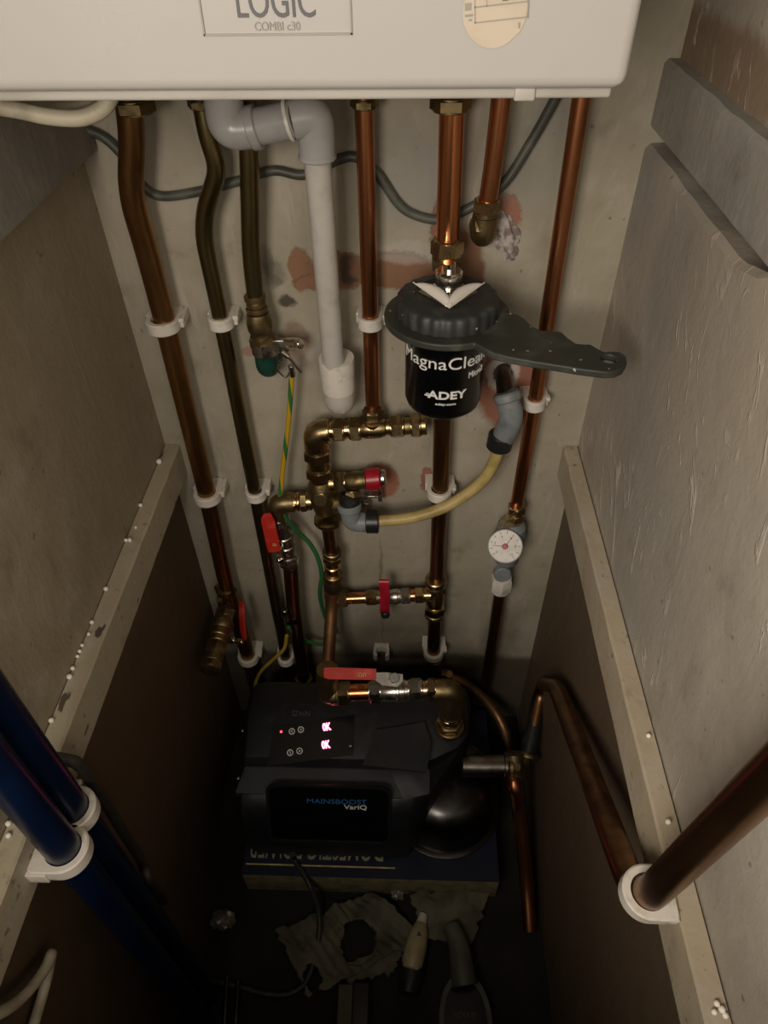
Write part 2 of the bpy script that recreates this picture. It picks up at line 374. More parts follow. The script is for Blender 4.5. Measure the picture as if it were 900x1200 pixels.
# battens
def batten(x0, x1, top, bot, m, n, seed):
    mb = MB(); r = random.Random(seed); rings = []
    for y in seg(50, YF, -.0008):
        a, b2 = r.uniform(-.0005, .0005), r.uniform(-.0006, .0006)
        rings.append([V(p) for p in [(x0, y, bot), (x1, y, bot + a), (x1 + b2 * .6, y, top - .002), (x1 + (.0018 if x0 > x1 else -.0018), y, top), (x0, y, top + a * .4)]])
    mb.ring(rings); struct(n, mb, m)
batten(XL + .0012, XL + .018, .601, .5575, 'batten', 'trim_3', 4)
batten(XR - .0016, XR - .0174, .605, .5600, 'batten_r', 'trim_4', 5)
def bead(px, py, r, lab, grp, right=False, proto=[None]):
    p = QZ(px, py, .601 + r) if not right else QZ(px, py, .605 + r)
    r *= 1.2; p.z += -.0003 + r * .2
    p.x = max(p.x, XL + r + .0002) if not right else min(p.x, XR - r - .0002)
    if proto[0] is None: o = MB().sphere(V((0, 0, 0)), 1, 10).build('polystyrene_bead', 'bead', loc=(0, 0, 0)); proto[0] = o
    else: o = proto[0].copy(); C.objects.link(o)
    o.location = p; o.scale = (r, r, r); tag(o, lab, 'bead', grp)
for x, y, r in [(182, 541, .0028), (160, 592, .0019), (159, 618, .0015), (143, 633, .0018), (152, 633, .002), (118, 690, .002), (102, 729, .0017), (104, 743, .0014), (89, 756, .0014), (88, 763, .0015), (86, 769, .0014), (78, 783, .0017), (75, 793, .0021), (52, 844, .0019), (4, 965, .0019), (10, 979, .0018)]:
    bead(x, y, r, 'tiny white polystyrene bead lying on the left wooden batten', 'polystyrene beads on the left batten')
for x, y, r in [(783, 963, .0018), (840, 1176, .0016), (846, 1183, .0018), (837, 1186, .0015), (850, 1190, .0016), (760, 862, .0016)]:
    bead(x, y, r, 'tiny white polystyrene bead lying on the right wooden batten', 'polystyrene beads on the right batten', True)

# ------------------------------------------------------------------ boiler
bz = Q(735, 107, -.30).z; bxr = Q(735, 107, -.30).x
bx0, bx1 = -.272, bxr
t = thing('boiler', ((bx0 + bx1) / 2, -.15, bz), 'glossy white wall-hung boiler at the top, above all the pipes', 'boiler')
MB().box((bx0, -.30, bz), (bx1, -.002, bz + .70), .006).build('casing', 'boiler', t)
MB().box((bx0 + .006, -.293, bz - .0045), (bx1 - .005, -.01, bz + .004), .0015).build('bottom_tray', 'boiler_low', t)
MB().box((Q(603, 113, -.296).x, -.2945, bz - .0052), (Q(628, 113, -.296).x, -.285, bz + .001), .001).build('reflection_block', 'boiler_low', t)  # small raised block standing in for a reflection on the tray edge
yb = -.3003
def onb(x0, z0, yy=yb): return lambda u, v, w: V((x0 + u, yy - w, z0 + v))
a, b_ = Q(239, 42, yb), Q(413, 42, yb); zt = Q(300, -60, yb).z
def frame2(mb, x0, x1, z0, z1, wd, yy):
    for lo, hi in [((x0, z0), (x1, z0 + wd)), ((x0, z1 - wd), (x1, z1)), ((x0, z0), (x0 + wd, z1)), ((x1 - wd, z0), (x1, z1))]:
        mb.box((lo[0], yy - .0006, lo[1]), (hi[0], yy + .0003, hi[1]))
mb = MB(); frame2(mb, a.x, b_.x, a.z, zt, .0007, yb); mb.build('name_plate_outline', 'ink_l', t)
p0, p1 = Q(279, 21, yb), Q(370, 21, yb)
MB().text('LOGIC', onb(p0.x, p0.z), w=p1.x - p0.x, h=.0118).build('lettering', 'ink', t)
p0, p1 = Q(299, 36, yb), Q(352, 36, yb)
MB().text('COMBI c30', onb(p0.x, p0.z), w=p1.x - p0.x, h=.0032).build('lettering', 'ink_l', t)
cx = Q(580, 12, yb); R_ = Q(618, 12, yb).x - cx.x
ol = [(R_ * math.cos(k * PI / 20), R_ * math.sin(k * PI / 20) * (1.0)) for k in range(40)]
ol = [(u if not (-.6 * R_ > v and u > .25 * R_) else u * .93, v) for u, v in ol]
st_ = MB().plate(ol, [], .0003, lambda u, v, w: V((cx.x + u, yb - w, cx.z + v))).build('service_sticker', 'sticker', t)
mb = MB(); an = .085
def stk(u, v, w): return V((cx.x + u * math.cos(an) - v * math.sin(an), yb - .0004 - w, cx.z + u * math.sin(an) + v * math.cos(an)))
def bar(mb, u0, v0, u1, v1, mp, th=.0002):
    mb.add([mp(u0, v0, 0), mp(u1, v0, 0), mp(u1, v1, 0), mp(u0, v1, 0), mp(u0, v0, th), mp(u1, v0, th), mp(u1, v1, th), mp(u0, v1, th)],
           [(3, 2, 1, 0), (4, 5, 6, 7), (0, 1, 5, 4), (1, 2, 6, 5), (2, 3, 7, 6), (3, 0, 4, 7)])
for v in (.0016, -.0038): bar(mb, -.0085, v, .0135, v + .0005, stk)
for u in (-.0085, .0135): bar(mb, u, -.0038, u + .0004, .012, stk)
bar(mb, -.0035, .0016, -.0032, .012, stk)
for j in range(3): bar(mb, -.0125, .001 + j * .0042, -.0098, .0036 + j * .0042, stk)
bar(mb, -.0125, -.0012, -.0092, -.0003, stk); bar(mb, -.011, -.0028, -.0096, -.002, stk); bar(mb, .0098, -.0072, .0106, -.0052, stk)
mb.build('printed_table', 'ink_l', st_)
mb = MB().text('21', stk, h=.004); mb.v = [v + (stk(.003, .003, 0) - stk(0, 0, 0)) for v in mb.v]; mb.build('lettering', 'ink', st_)

# ------------------------------------------------------------------ pipes on the wall
TOP = bz - .003
def pipe(name, pts, r, m, label, cat='pipe', fil=.035, n=20, nuts=()):
    P = fillet(pts, fil)
    t = thing(name, P[-1], label, cat)
    MB().tube(P, r, n).build('tube', m, t); return t
def up(px, py, Y=-.025):            # a point below the boiler, extended straight up to its underside
    p = Q(px, py, Y); return V((p.x, p.y, TOP))
def nutp(t, A, B, r, m='brass'): return MB().hexn(A, B, r).build('compression_nut', m, t)
def nutv(t, px, py, Y, h, r, m='brass', nm='compression_nut'):   # upright nut centred at pixel
    p = Q(px, py, Y); return MB().hexn(p - V((0, 0, h / 2)), p + V((0, 0, h / 2)), r).build(nm, m, t)
YA = -.028
def vdir(px0, py0, py1, Y=YA): # straight drop from pixel, down to the row py1 measured on the same plane
    p = Q(px0, py0, Y); q = Q(px0, py1, Y); return V((p.x, p.y, q.z))
# A : the far left 22 mm pipe
pts = [up(160, 118, -.045), Q(156, 160, -.042), Q(152, 225, -.036), Q(178, 315, YA), Q(243, 580, YA), Q(266, 690, YA), V((Q(291, 770, YA).x, YA, .27)), V((Q(291, 770, YA).x, YA, .02))]
pts[4] = Q(243, 580, YA); 
tA = pipe('copper_pipe', pts, .0108, 'cu_gold', 'thick tarnished copper pipe, leftmost upright on the back wall', fil=.05)
nutv(tA, 158, 124, -.045, .010, .0165, 'brass_dull')
nutv(tA, 264, 690, YA, .010, .0155, 'brass')
# B : second, greenish
pts = [up(237, 118, -.035), Q(243, 160, -.036), Q(256, 198, -.034), Q(235, 262, -.028), Q(257, 365, -.024), Q(299, 578, -.024), Q(335, 770, -.024), V((Q(336, 775, -.024).x, -.024, .02))]
tB = pipe('copper_pipe', pts, .0079, 'cu_green', 'slim greenish-brown copper pipe with a wavy top, second upright from the left', fil=.045)
nutv(tB, 236, 121, -.035, .006, .0115, 'brass_dull')
# C : gas pipe ending in a fitting
gx = Q(307, 392, -.03)
pts = [up(291, 118, -.04), Q(292, 160, -.038), Q(293, 250, -.034), Q(294, 300, -.032), Q(300, 352, -.03), Q(303, 375, -.03)]
tC = pipe('gas_pipe', pts, .0083, 'cu_green', 'dull brass-brown pipe behind the white elbow, ending in a green-capped fitting', fil=.04)
def seq(t, cl, specs):
    """cl: (pA, pB) axis; specs: (t0,t1,r,'h'|'c',mat,name) in fractions"""
    A, B = cl
    for (a0, a1, r, k, m, nm) in specs:
        P0, P1 = lerp(A, B, a0), lerp(A, B, a1); mb = MB()
        if k == 'h': mb.hexn(P0, P1, r)
        elif k == 'b': L = (P1 - P0).length; mb.lathe(P0, P1, [(0, r * .85), (L * .2, r), (L * .5, r * 1.04), (L * .8, r), (L, r * .85)], 24)
        else: mb.cyl(P0, P1, r, n=24, ch=.0012)
        mb.build(nm, m, t)
A_, B_ = Q(298, 345, -.03), Q(313, 428, -.03)
seq(tC, (A_, B_), [(.0, .08, .0105, 'c', 'brass_dull', 'collar'), (.08, .16, .0095, 'c', 'brass_dull', 'sleeve'), (.16, .23, .0108, 'c', 'brass_dull', 'collar'),
                   (.24, .52, .0125, 'b', 'brass_dull', 'coupling'), (.5, .58, .0105, 'c', 'brass_dull', 'sleeve'), (.56, .70, .0138, 'h', 'brass_dull', 'union_nut')])
mb = MB(); p = Q(311, 408, -.03); q = Q(313, 430, -.03)
mb.tube(fillet([lerp(p, q, -.1), q + V((0, 0, -.004)), q + V((0, .03, -.004))], .02), .0118, 20); mb.build('green_elbow', 'green_pl', tC)
# earth clamp on the gas fitting
p = Q(311, 405, -.03)
tc = thing('earth_clamp', p, 'silver earth clamp with screw around the green-capped gas fitting', 'clamp')
MB().lathe(p - V((0, 0, .0065)), p + V((0, 0, .0065)), [(0, .0135), (0, .0145), (.013, .0145), (.013, .0135)], 26).build('strap', 'steel', tc)
q = Q(335, 404, -.03)
mb = MB().obox(lerp(p, q, .75), V((1, 0, 0)), V((0, 1, 0)), V((0, 0, 1)), .008, .003, .0065, .0008); mb.build('jaw', 'steel', tc)
mb = MB(); s = Q(347, 402, -.035); mb.cyl(s, s + V((-.012, .003, -.002)), .0055, n=20, ch=.001); mb.hexn(s + V((.0, -.001, 0)), s + V((.005, -.0035, .001)), .0062); mb.build('nut', 'chrome', tc)
mb = MB(); s = Q(338, 418, -.04); mb.cyl(s, Q(353, 436, -.035), .0016, n=10); mb.cyl(Q(330, 412, -.04), s, .003, n=12); mb.tube(crom([Q(330, 420, -.042), Q(325, 432, -.04), Q(335, 442, -.036), Q(341, 432, -.038)]), .0009, 8); mb.build('screw', 'steel', tc)
mb = MB().cyl(Q(341, 428, -.038), Q(343, 441, -.036), .0032, n=14, ch=.0006); mb.build('cable_lug', 'steel', tc)
# E, F, G, H
pts = [up(427, 118, -.03), Q(434, 375, -.024), Q(437, 482, -.026)]
pts[0].x = Q(427, 140, -.03).x
tE = pipe('copper_pipe', pts, .0078, 'cu', 'slim copper pipe dropping from the boiler into the upper brass tee', fil=.02)
nutv(tE, 427, 121, -.03, .006, .0115, 'brass_dull')
nutv(tE, 437, 485, -.03, .013, .0118, 'brass_dull')
pts = [up(528, 118, -.034), Q(524, 290, -.034), Q(521, 330, -.034)]
pts[0].x = Q(528, 130, -.034).x
tF = pipe('copper_pipe', pts, .0103, 'cu_bright', 'short bright thick copper pipe from the boiler down to the black filter', fil=.02)
nutv(tF, 528, 121, -.034, .010, .0165, 'brass_dull')
nutv(tF, 524, 290, -.034, .015, .0150, 'brass')
pts = [Q(521, 400, -.028), Q(516, 575, -.028), Q(508, 762, -.028), V((Q(509, 775, -.028).x, -.028, Q(509, 782, -.028).z))]
tF2 = pipe('copper_pipe', pts, .0098, 'cu_dark', 'dark red-brown copper pipe running down below the black filter canister', fil=.02)
pts = [up(590, 118, -.034), Q(578, 195, -.03), Q(570, 245, -.028)]
pts[0].x = Q(590, 118, -.034).x
tG = pipe('copper_pipe', pts, .0080, 'cu', 'short copper pipe ending in a brass elbow, right of the filter pipe', fil=.02)
A_, B_ = Q(571, 234, -.028), Q(566, 279, -.026)
seq(tG, (A_, B_), [(0, .3, .0122, 'h', 'brass', 'compression_nut'), (.3, .42, .0110, 'c', 'brass_dull', 'sleeve')])
mb = MB(); mb.tube(fillet([lerp(A_, B_, .4), lerp(A_, B_, .95), lerp(A_, B_, .95) + V((0, .03, 0))], .02), .0115, 20); mb.build('elbow', 'brass_dull', tG)
mb = MB().hexn(Q(556, 262, -.026), Q(566, 262, -.026) + V((0, .0, 0)), .0115); mb.build('side_nut', 'brass_dull', tG)
pts = [up(681, 118, -.028), Q(680, 125, -.028), Q(627, 470, -.024), Q(604, 598, -.026)]
tH = pipe('copper_pipe', pts, .0076, 'cu', 'long slim copper pipe running down to the pressure gauge', fil=.02)
# filler blob
mb = MB(); bm = bmesh.new(); bmesh.ops.create_icosphere(bm, subdivisions=4, radius=1)
for v in bm.verts:
    k = 1 + .45 * mn.noise(v.co * 2.4) + .25 * mn.noise(v.co * 6); v.co *= k
c_ = Q(590, 272, 0)
mb.bm(bm, Matrix.Translation(c_) @ Matrix.Rotation(-.5, 4, 'Y') @ Matrix.Diagonal(V((.0115, .006, .027, 1))))
tag(mb.build('wall_filler', 'filler', loc=c_, sharp=80), 'lump of grey wall filler beside the brass elbow near the top', 'filler')

# ------------------------------------------------------------------ pipe clips
def clip_mesh(ri, ro, back, h, lug=True):
    """pipe axis along Z at the origin, wall at +Y*back"""
    mb = MB(); n = 40; outer = []; inner = []
    for j in range(n):
        a = 2 * PI * j / n; cx_, cy_ = math.cos(a), math.sin(a)
        inner.append((ri * cx_, ri * cy_))
        if cy_ <= 0: outer.append((ro * cx_, ro * cy_))
        else:
            k = min(ro / max(abs(cx_), 1e-6), back / max(cy_, 1e-6)); outer.append((k * cx_, k * cy_))
    rings = []
    c = .0012
    prof = [(inner, 0, 0), (inner, h, 0), (outer, h, c), (outer, h - c, 0), (outer, c, 0), (outer, 0, c)]
    vs = []
    for lp, z, ins in prof:
        for (x, y) in lp:
            L = math.hypot(x, y); k = (L - ins) / L; vs.append((x * k, y * k, z - h / 2))
    fs = []
    m = len(prof)
    for i in range(m):
        for j in range(n):
            k = (j + 1) % n; i2 = (i + 1) % m
            fs.append((i * n + j, i * n + k, i2 * n + k, i2 * n + j))
    mb.add(vs, fs)
    if lug:
        mb.box((ro - .001, back * .1, -h / 2 + .001), (ro + .0035, back, h / 2 - .001), .0009)
        mb.box((ro - .001, back * .0, h / 2 - .005), (ro + .005, back * .35, h / 2 - .0005), .0009)
        mb.box((-ro - .002, back * .3, -h / 2 + .001), (-ro + .002, back, h / 2 - .001), .0006)
    return mb
def clip(px, py, Y, ri, ro, label, h=.0125, grp='white clips holding the copper pipes'):
    p = Q(px, py, Y)
    o = clip_mesh(ri, ro, -Y, h).build('pipe_clip', 'white', loc=(0, 0, 0)); o.location = p
    return tag(o, label, 'pipe clip', grp)
clip(191, 380, YA, .0112, .0165, 'white clip highest on the thick leftmost copper pipe')
clip(243, 581, YA, .0112, .0165, 'white clip halfway down the thick leftmost copper pipe, above the valve')
clip(291, 770, YA, .0112, .0160, 'white clip low on the leftmost copper pipe, beside the drain valve')
clip(259, 377, -.024, .0082, .0125, 'white clip highest on the slim greenish second pipe')
clip(300, 579, -.024, .0082, .0125, 'white clip on the second pipe, just left of the upper red lever')
clip(335, 772, -.024, .0082, .0125, 'shadowed white clip low on the second pipe, above the pump')
clip(434, 377, -.0245, .0082, .0125, 'white clip on the slim copper pipe left of the black filter')
clip(515, 577, -.028, .0103, .0150, 'white clip on the dark pipe behind the curved cream hose')
clip(508, 765, -.028, .0103, .0150, 'white clip at the foot of the dark pipe below the short red lever')
clip(626, 472, -.024, .0080, .0120, 'white clip on the right-hand pipe above the gauge')
# empty clip
p = Q(447, 765, -.014)
mb = MB()
o_ = [(-.011, .014), (-.012, .004), (-.0125, -.008), (-.008, -.012), (-.006, -.008), (-.0085, -.003), (-.007, .004), (0, .0075), (.007, .004), (.0085, -.003), (.006, -.008), (.008, -.012), (.0125, -.008), (.012, .004), (.011, .014)]
mb.plate(o_, [], .012, lambda u, v, w: V((p.x + u, -.0135 + v, p.z - .006 + w)))
tag(mb.build('pipe_clip', 'white', loc=p), 'empty open white clip on the stained wall between the lower valves', 'pipe clip', 'white clips holding the copper pipes')

# ------------------------------------------------------------------ white waste pipe
yw = -.078
pA, pB, pC = Q(265, 160, yw), Q(367, 140, yw - .004), Q(396, 440, -.036)
t = thing('waste_pipe', pC, 'white plastic waste pipe with two grey elbows, dropping to a white cap', 'pipe')
mb = MB(); mb.tube(fillet([up(265, 118, yw), Q(266, 153, yw), Q(300, 149, yw)], .022, 10), .0145, 28)
mb.cyl(Q(292, 151, yw), Q(303, 148.5, yw), .0155, n=28, ch=.001); mb.build('elbow', 'grey_fit', t)
MB().cyl(Q(300, 149, yw), Q(345, 139, yw - .004), .0128, n=28, ch=.001).build('connector', 'grey_fit', t)
MB().cyl(Q(337, 141, yw - .003), Q(341, 140, yw - .003), .0148, n=28).build('connector_ring', 'white', t)
mb = MB(); mb.tube(fillet([Q(342, 140, yw - .003), Q(369, 134, yw), Q(372, 184, yw + .005)], .022, 10), .0142, 28); mb.cyl(Q(371.5, 180, yw + .005), Q(372, 187, yw + .005), .0150, n=28, ch=.001); mb.build('elbow', 'grey_fit', t)
MB().tube([Q(371, 175, yw + .005), Q(392, 440, -.045)], .0108, 28).build('tube', 'white_pipe', t)
s0, s1 = Q(394, 419, -.040), Q(397, 455, -.038)
mb = MB(); L = (s1 - s0).length; mb.lathe(s0, s1, [(0, .0135), (0, .0178), (L * .08, .0182), (L, .0172), (L, .0165)], 32); mb.build('socket', 'white', t)
mb = MB(); mb.tube(fillet([s1 - V((0, 0, .0)), s1 - V((0, 0, .017)), s1 + V((0, .036, -.017))], .034, 14), .0163, 28); mb.build('cap', 'white_pipe', t)

# ------------------------------------------------------------------ back cable and boiler cables
def cable(name, pts, r, m, label, n=10, cat='cable', sub=8):
    P = crom(pts, sub); return tag(MB().tube(P, r, n).build(name, m, loc=P[-1], sharp=60), label, cat)
yc = -.006
cable('flex_cable', [Q(84, 135, -.012), Q(97, 150, -.01), Q(120, 160, yc), Q(140, 178, yc), Q(152, 197, yc), Q(170, 220, yc), Q(190, 230, yc), Q(230, 225, yc), Q(280, 212, yc), Q(320, 200, yc), Q(355, 205, yc), Q(390, 190, yc), Q(415, 184, yc), Q(440, 200, yc), Q(467, 239, yc), Q(489, 253, yc), Q(517, 257, yc), Q(550, 244, yc), Q(589, 217, yc), Q(622, 167, yc), Q(650, 117, -.009), Q(668, 80, -.012)], .0043, 'cable_grey', 'dark grey flex looping along the back wall behind the upright pipes')
cable('mains_cable', [Q(-60, 112, -.24), Q(-20, 122, -.235), Q(20, 129, -.23), Q(60, 137, -.225), Q(95, 138, -.22), Q(120, 127, -.215), Q(132, 108, -.21), Q(138, 92, -.2)], .0046, 'cable_white', 'cream cable hanging lowest under the left end of the boiler')
cable('mains_cable', [Q(-60, 122, -.20), Q(-10, 121, -.2), Q(40, 124, -.2), Q(75, 126, -.19), Q(100, 120, -.185), Q(112, 105, -.18)], .0036, 'cable_white', 'second cream cable tucked behind the lower one under the boiler')

# ------------------------------------------------------------------ earth wires
yy = -.036
cable('earth_wire', [Q(342, 440, yy), Q(340, 470, yy), Q(337, 505, yy), Q(332, 545, yy), Q(329, 575, yy - .004), Q(327, 592, yy - .008)], .0030, 'wire_gy', 'green and yellow earth wire from the gas clamp down to the red lever valve', cat='wire')
cable('earth_wire', [Q(330, 600, yy - .012), Q(338, 611, yy - .01), Q(350, 624, yy), Q(363, 637, yy), Q(373, 655, yy), Q(377, 675, yy), Q(375, 697, -.028), Q(381, 722, -.022), Q(392, 745, -.016)], .0030, 'wire_g', 'green earth wire curving right from the upper red lever valve', cat='wire')
cable('earth_wire', [Q(338, 735, -.05), Q(346, 743, -.045), Q(359, 751, -.035), Q(375, 755, -.03), Q(392, 755, -.024)], .0028, 'wire_g', 'short green earth wire leaving the lower black clamp to the right', cat='wire')
cable('earth_wire', [Q(336, 745, -.05), Q(333, 760, -.05), Q(321, 772, -.05), Q(305, 788, -.05), Q(299, 806, -.05), Q(306, 820, -.05), Q(318, 830, -.05)], .0028, 'wire_y', 'yellow earth wire dropping left from the lower black clamp to the pump', cat='wire')

# ------------------------------------------------------------------ left red lever valve and its pipe
yv = -.042
t = thing('ball_valve', Q(335, 627, yv), 'upright ball valve with a flat red lever, under the left arm of the brass cross', 'valve')
mb = MB(); mb.tube(fillet([Q(345, 589, yv), Q(323, 589, yv), Q(328, 608, yv)], .012), .0118, 22); mb.build('elbow', 'brass_dull', t)
A_, B_ = Q(327, 604, yv), Q(340, 662, yv)
seq(t, (A_, B_), [(0, .16, .0132, 'h', 'steel', 'compression_nut'), (.16, .8, .0115, 'b', 'steel', 'valve_body'), (.36, .42, .0128, 'c', 'steel', 'rib'), (.55, .61, .0128, 'c', 'steel', 'rib'), (.8, 1, .0132, 'h', 'steel', 'compression_nut')])
# lever: flat strip with folded end
def strip(mb, pts, w, th, side):
    """flat bar along pts; side = width direction"""
    side = V(side).normalized(); rings = []
    for i, p in enumerate(pts):
        tg = (V(pts[min(i + 1, len(pts) - 1)]) - V(pts[max(i - 1, 0)])).normalized(); nn = side.cross(tg).normalized()
        ww = w[i] if isinstance(w, list) else w
        rings.append([V(p) + side * ww + nn * th, V(p) + side * (ww + th * .0) - nn * th, V(p) - side * ww - nn * th, V(p) - side * ww + nn * th])
    return mb.ring(rings)
yl = yv - .022
L0, L1 = Q(313, 606, yl), Q(322, 646, yl)
sd = V((1, .0, .15))
mb = MB(); k = 10
pp = [lerp(L0, L1, i / k) for i in range(k + 1)]
strip(mb, [pp[0] + V((0, .004, .002))] + pp + [pp[-1] + V((0, .003, -.002))], [.004] + [.0068] + [.0082] * 9 + [.0075, .006], .0011, sd); lv = mb.build('lever', 'red', t)
mb = MB(); c_ = lerp(L0, L1, .78) + V((0, -.0012, 0)); frame2(mb, c_.x - .0005, c_.x + .0045, c_.z - .002, c_.z + .0015, .0005, c_.y); mb.build('mark', 'letters_y', lv)
mb = MB(); mb.cyl(lerp(A_, B_, .5), lerp(A_, B_, .5) + V((-.004, -.02, 0)), .004, n=14); mb.build('stem', 'steel', t)
mb = MB(); q = Q(327, 652, yl + .004); mb.hexn(q, q + V((.003, -.006, -.002)), .005); mb.cyl(q, q + V((0, .012, 0)), .0028, n=12); mb.build('lever_nut', 'chrome', t)
# tail
pts = [Q(340, 660, yv), Q(344, 720, yv), Q(356, 796, -.046), V((Q(357, 800, -.046).x, -.046, .2))]
pts[1] = V((Q(342, 700, yv).x, yv, Q(342, 715, yv).z))
tD = pipe('copper_pipe', pts, .0098, 'cu_dark', 'dark pipe dropping from the upper red lever valve behind the pump', fil=.02)
nutv(tD, 356, 796, -.046, .009, .0150, 'brass_dull')
p = Q(343, 722, -.042)
tc = thing('earth_clamp', p, 'black grimy earth clamp low on the dark pipe above the pump', 'clamp')
MB().lathe(p - V((0, 0, .006)), p + V((0, 0, .006)), [(0, .0108), (0, .0118), (.012, .0118), (.012, .0108)], 24).build('strap', 'dark_metal', tc)
q = Q(334, 720, -.055); MB().cyl(q + V((0, .006, .004)), q + V((0, -.003, .004)), .0055, n=16, ch=.001).build('terminal_screw', 'dark_metal', tc)
mb = MB().cyl(q + V((.001, .002, -.002)), q + V((.002, -.001, -.014)), .0032, n=14, ch=.0006); mb.build('cable_lug', 'steel', tc)

# ------------------------------------------------------------------ drain valve on pipe A
t = thing('drain_valve', Q(262, 712, -.05), 'tarnished brass drain valve pointing out from the leftmost pipe, narrow red lever', 'valve')
a0 = Q(266, 706, YA)
MB().tube(fillet([a0 + V((0, 0, .012)), a0, a0 + V((0, 0, -.02))], .005), .0132, 22).build('tee_body', 'brass', t)
A_ = a0 + V((0, 0, -.004)); B_ = Q(246, 785, -.145); B_.z = A_.z
# keep it horizontal: depth where the ray meets that height
w = ray(246, 786); B_ = CAM + w * ((A_.z - CAM.z) / w.z)
seq(t, (A_, B_), [(.10, .26, .0145, 'h', 'brass', 'compression_nut'), (.26, .42, .0155, 'b', 'brass_dull', 'valve_body'), (.42, .62, .0135, 'c', 'brass_dull', 'valve_neck'), (.5, .54, .0148, 'c', 'brass_dull', 'rib'),
                  (.62, .78, .0150, 'h', 'brass_dull', 'union_nut'), (.78, .9, .0132, 'c', 'brass_dull', 'outlet'), (.9, 1., .0155, 'h', 'brass_dull', 'end_cap')])
mb = MB(); L0, L1 = Q(283, 705, -.05), Q(286, 748, -.072)
strip(mb, [lerp(L0, L1, i / 8) + V((0, -.004 * math.sin(i / 8 * PI), 0)) for i in range(9)], [.004, .005, .006, .006, .006, .0065, .007, .007, .005], .0014, V((.5, -.6, .1))); mb.build('lever', 'red', t)
mb = MB(); mb.cyl(Q(262, 750, -.075), Q(283, 751, -.075), .0026, n=12); mb.hexn(Q(277, 751, -.075), Q(284, 752, -.077), .0048); mb.hexn(Q(268, 750, -.075), Q(274, 750, -.075), .0052); mb.build('lever_bolt', 'chrome', t)

# ------------------------------------------------------------------ brass manifold: elbow, tee, cross
ym = -.036
t = thing('brass_manifold', Q(388, 640, ym), 'cluster of brass elbow, tee and cross fittings left of the black filter', 'fitting')
mb = MB(); mb.tube(fillet([Q(385, 505, ym), Q(370, 507, ym), Q(371, 524, ym)], .016, 8), .0142, 24); mb.build('elbow', 'brass', t)
r0, r1 = Q(380, 505, ym), Q(500, 498, ym)
seq(t, (r0, r1), [(.0, .06, .0128, 'c', 'brass', 'collar'), (.09, .20, .0135, 'h', 'brass', 'compression_nut'), (.05, .26, .0095, 'c', 'brass_bright', 'sleeve'), (.25, .36, .0140, 'h', 'brass', 'compression_nut'),
                  (.36, .60, .0112, 'b', 'brass', 'tee_body'), (.60, .66, .009, 'c', 'brass', 'sleeve'), (.65, .78, .0128, 'h', 'brass', 'compression_nut'), (.78, .86, .0095, 'c', 'brass_dull', 'sleeve'), (.85, .94, .0138, 'h', 'brass', 'compression_nut'), (.94, 1., .0112, 'c', 'brass', 'stop_end')])
MB().cyl(Q(437, 494, ym), Q(437, 503, ym), .0105, n=22).build('tee_branch', 'brass', t)
v0, v1 = Q(371, 518, ym), Q(375, 565, ym)
seq(t, (v0, v1), [(0, .12, .0140, 'c', 'brass', 'collar'), (.14, .4, .0165, 'h', 'brass', 'compression_nut'), (.4, .62, .0125, 'c', 'brass', 'sleeve'), (.6, .85, .0160, 'h', 'brass', 'compression_nut')])
cc = Q(379, 586, ym)
mb = MB(); mb.lathe(Q(375, 562, ym), Q(383, 612, ym), [(0, .0115), (.006, .0150), (.016, .0175), (.03, .0175), (.042, .0140), (.05, .0125)], 26); mb.build('cross_body', 'brass_dull', t)
MB().lathe(Q(384, 606, ym), Q(385, 622, ym), [(0, .012), (.002, .0170), (.007, .0175), (.012, .0135), (.014, .0115)], 26).build('flange', 'brass', t)
MB().hexn(Q(376, 583, ym - .012), Q(376, 583, ym - .012) + V((0, -.0065, .001)), .0098).build('hex_plug', 'brass_dull', t)
seq(t, (Q(386, 566, ym), Q(452, 560, ym)), [(0, .12, .012, 'c', 'brass', 'collar'), (.08, .3, .0130, 'h', 'brass', 'compression_nut'), (.3, .66, .0108, 'b', 'brass_dull', 'valve_body'), (.62, .66, .012, 'c', 'brass_dull', 'rib'), (.66, .92, .0132, 'c', 'red2', 'red_collar'), (.92, 1.0, .0105, 'c', 'steel', 'end_ring')])
mb = MB(); mb.hexn(Q(413, 575, ym - .004), Q(413, 586, ym - .010), .0105); mb.cyl(Q(392, 590, ym), Q(412, 592, ym - .006), .0125, n=22, ch=.002); mb.build('side_branch', 'brass_dull', t)
mb = MB(); q = Q(447, 572, -.012); mb.box(q + V((-.004, -.008, -.016)), q + V((.001, .0, .010)), .001); q = Q(431, 588, -.014); mb.box(q + V((-.006, -.006, -.012)), q + V((.002, .003, .002)), .001); q = Q(438, 580, -.014); mb.box(q + V((-.010, -.004, -.002)), q + V((.008, .003, .001)), .0006); mb.build('bracket', 'steel', t)
seq(t, (Q(366, 587, ym - .002), Q(330, 589, yv)), [(.0, .22, .0115, 'c', 'brass', 'collar'), (.18, .40, .0128, 'h', 'brass_dull', 'compression_nut'), (.40, .5, .0118, 'c', 'brass_bright', 'ring'), (.5, .56, .0108, 'c', 'brass_bright', 'sleeve'), (.56, .82, .0122, 'h', 'brass_bright', 'compression_nut')])
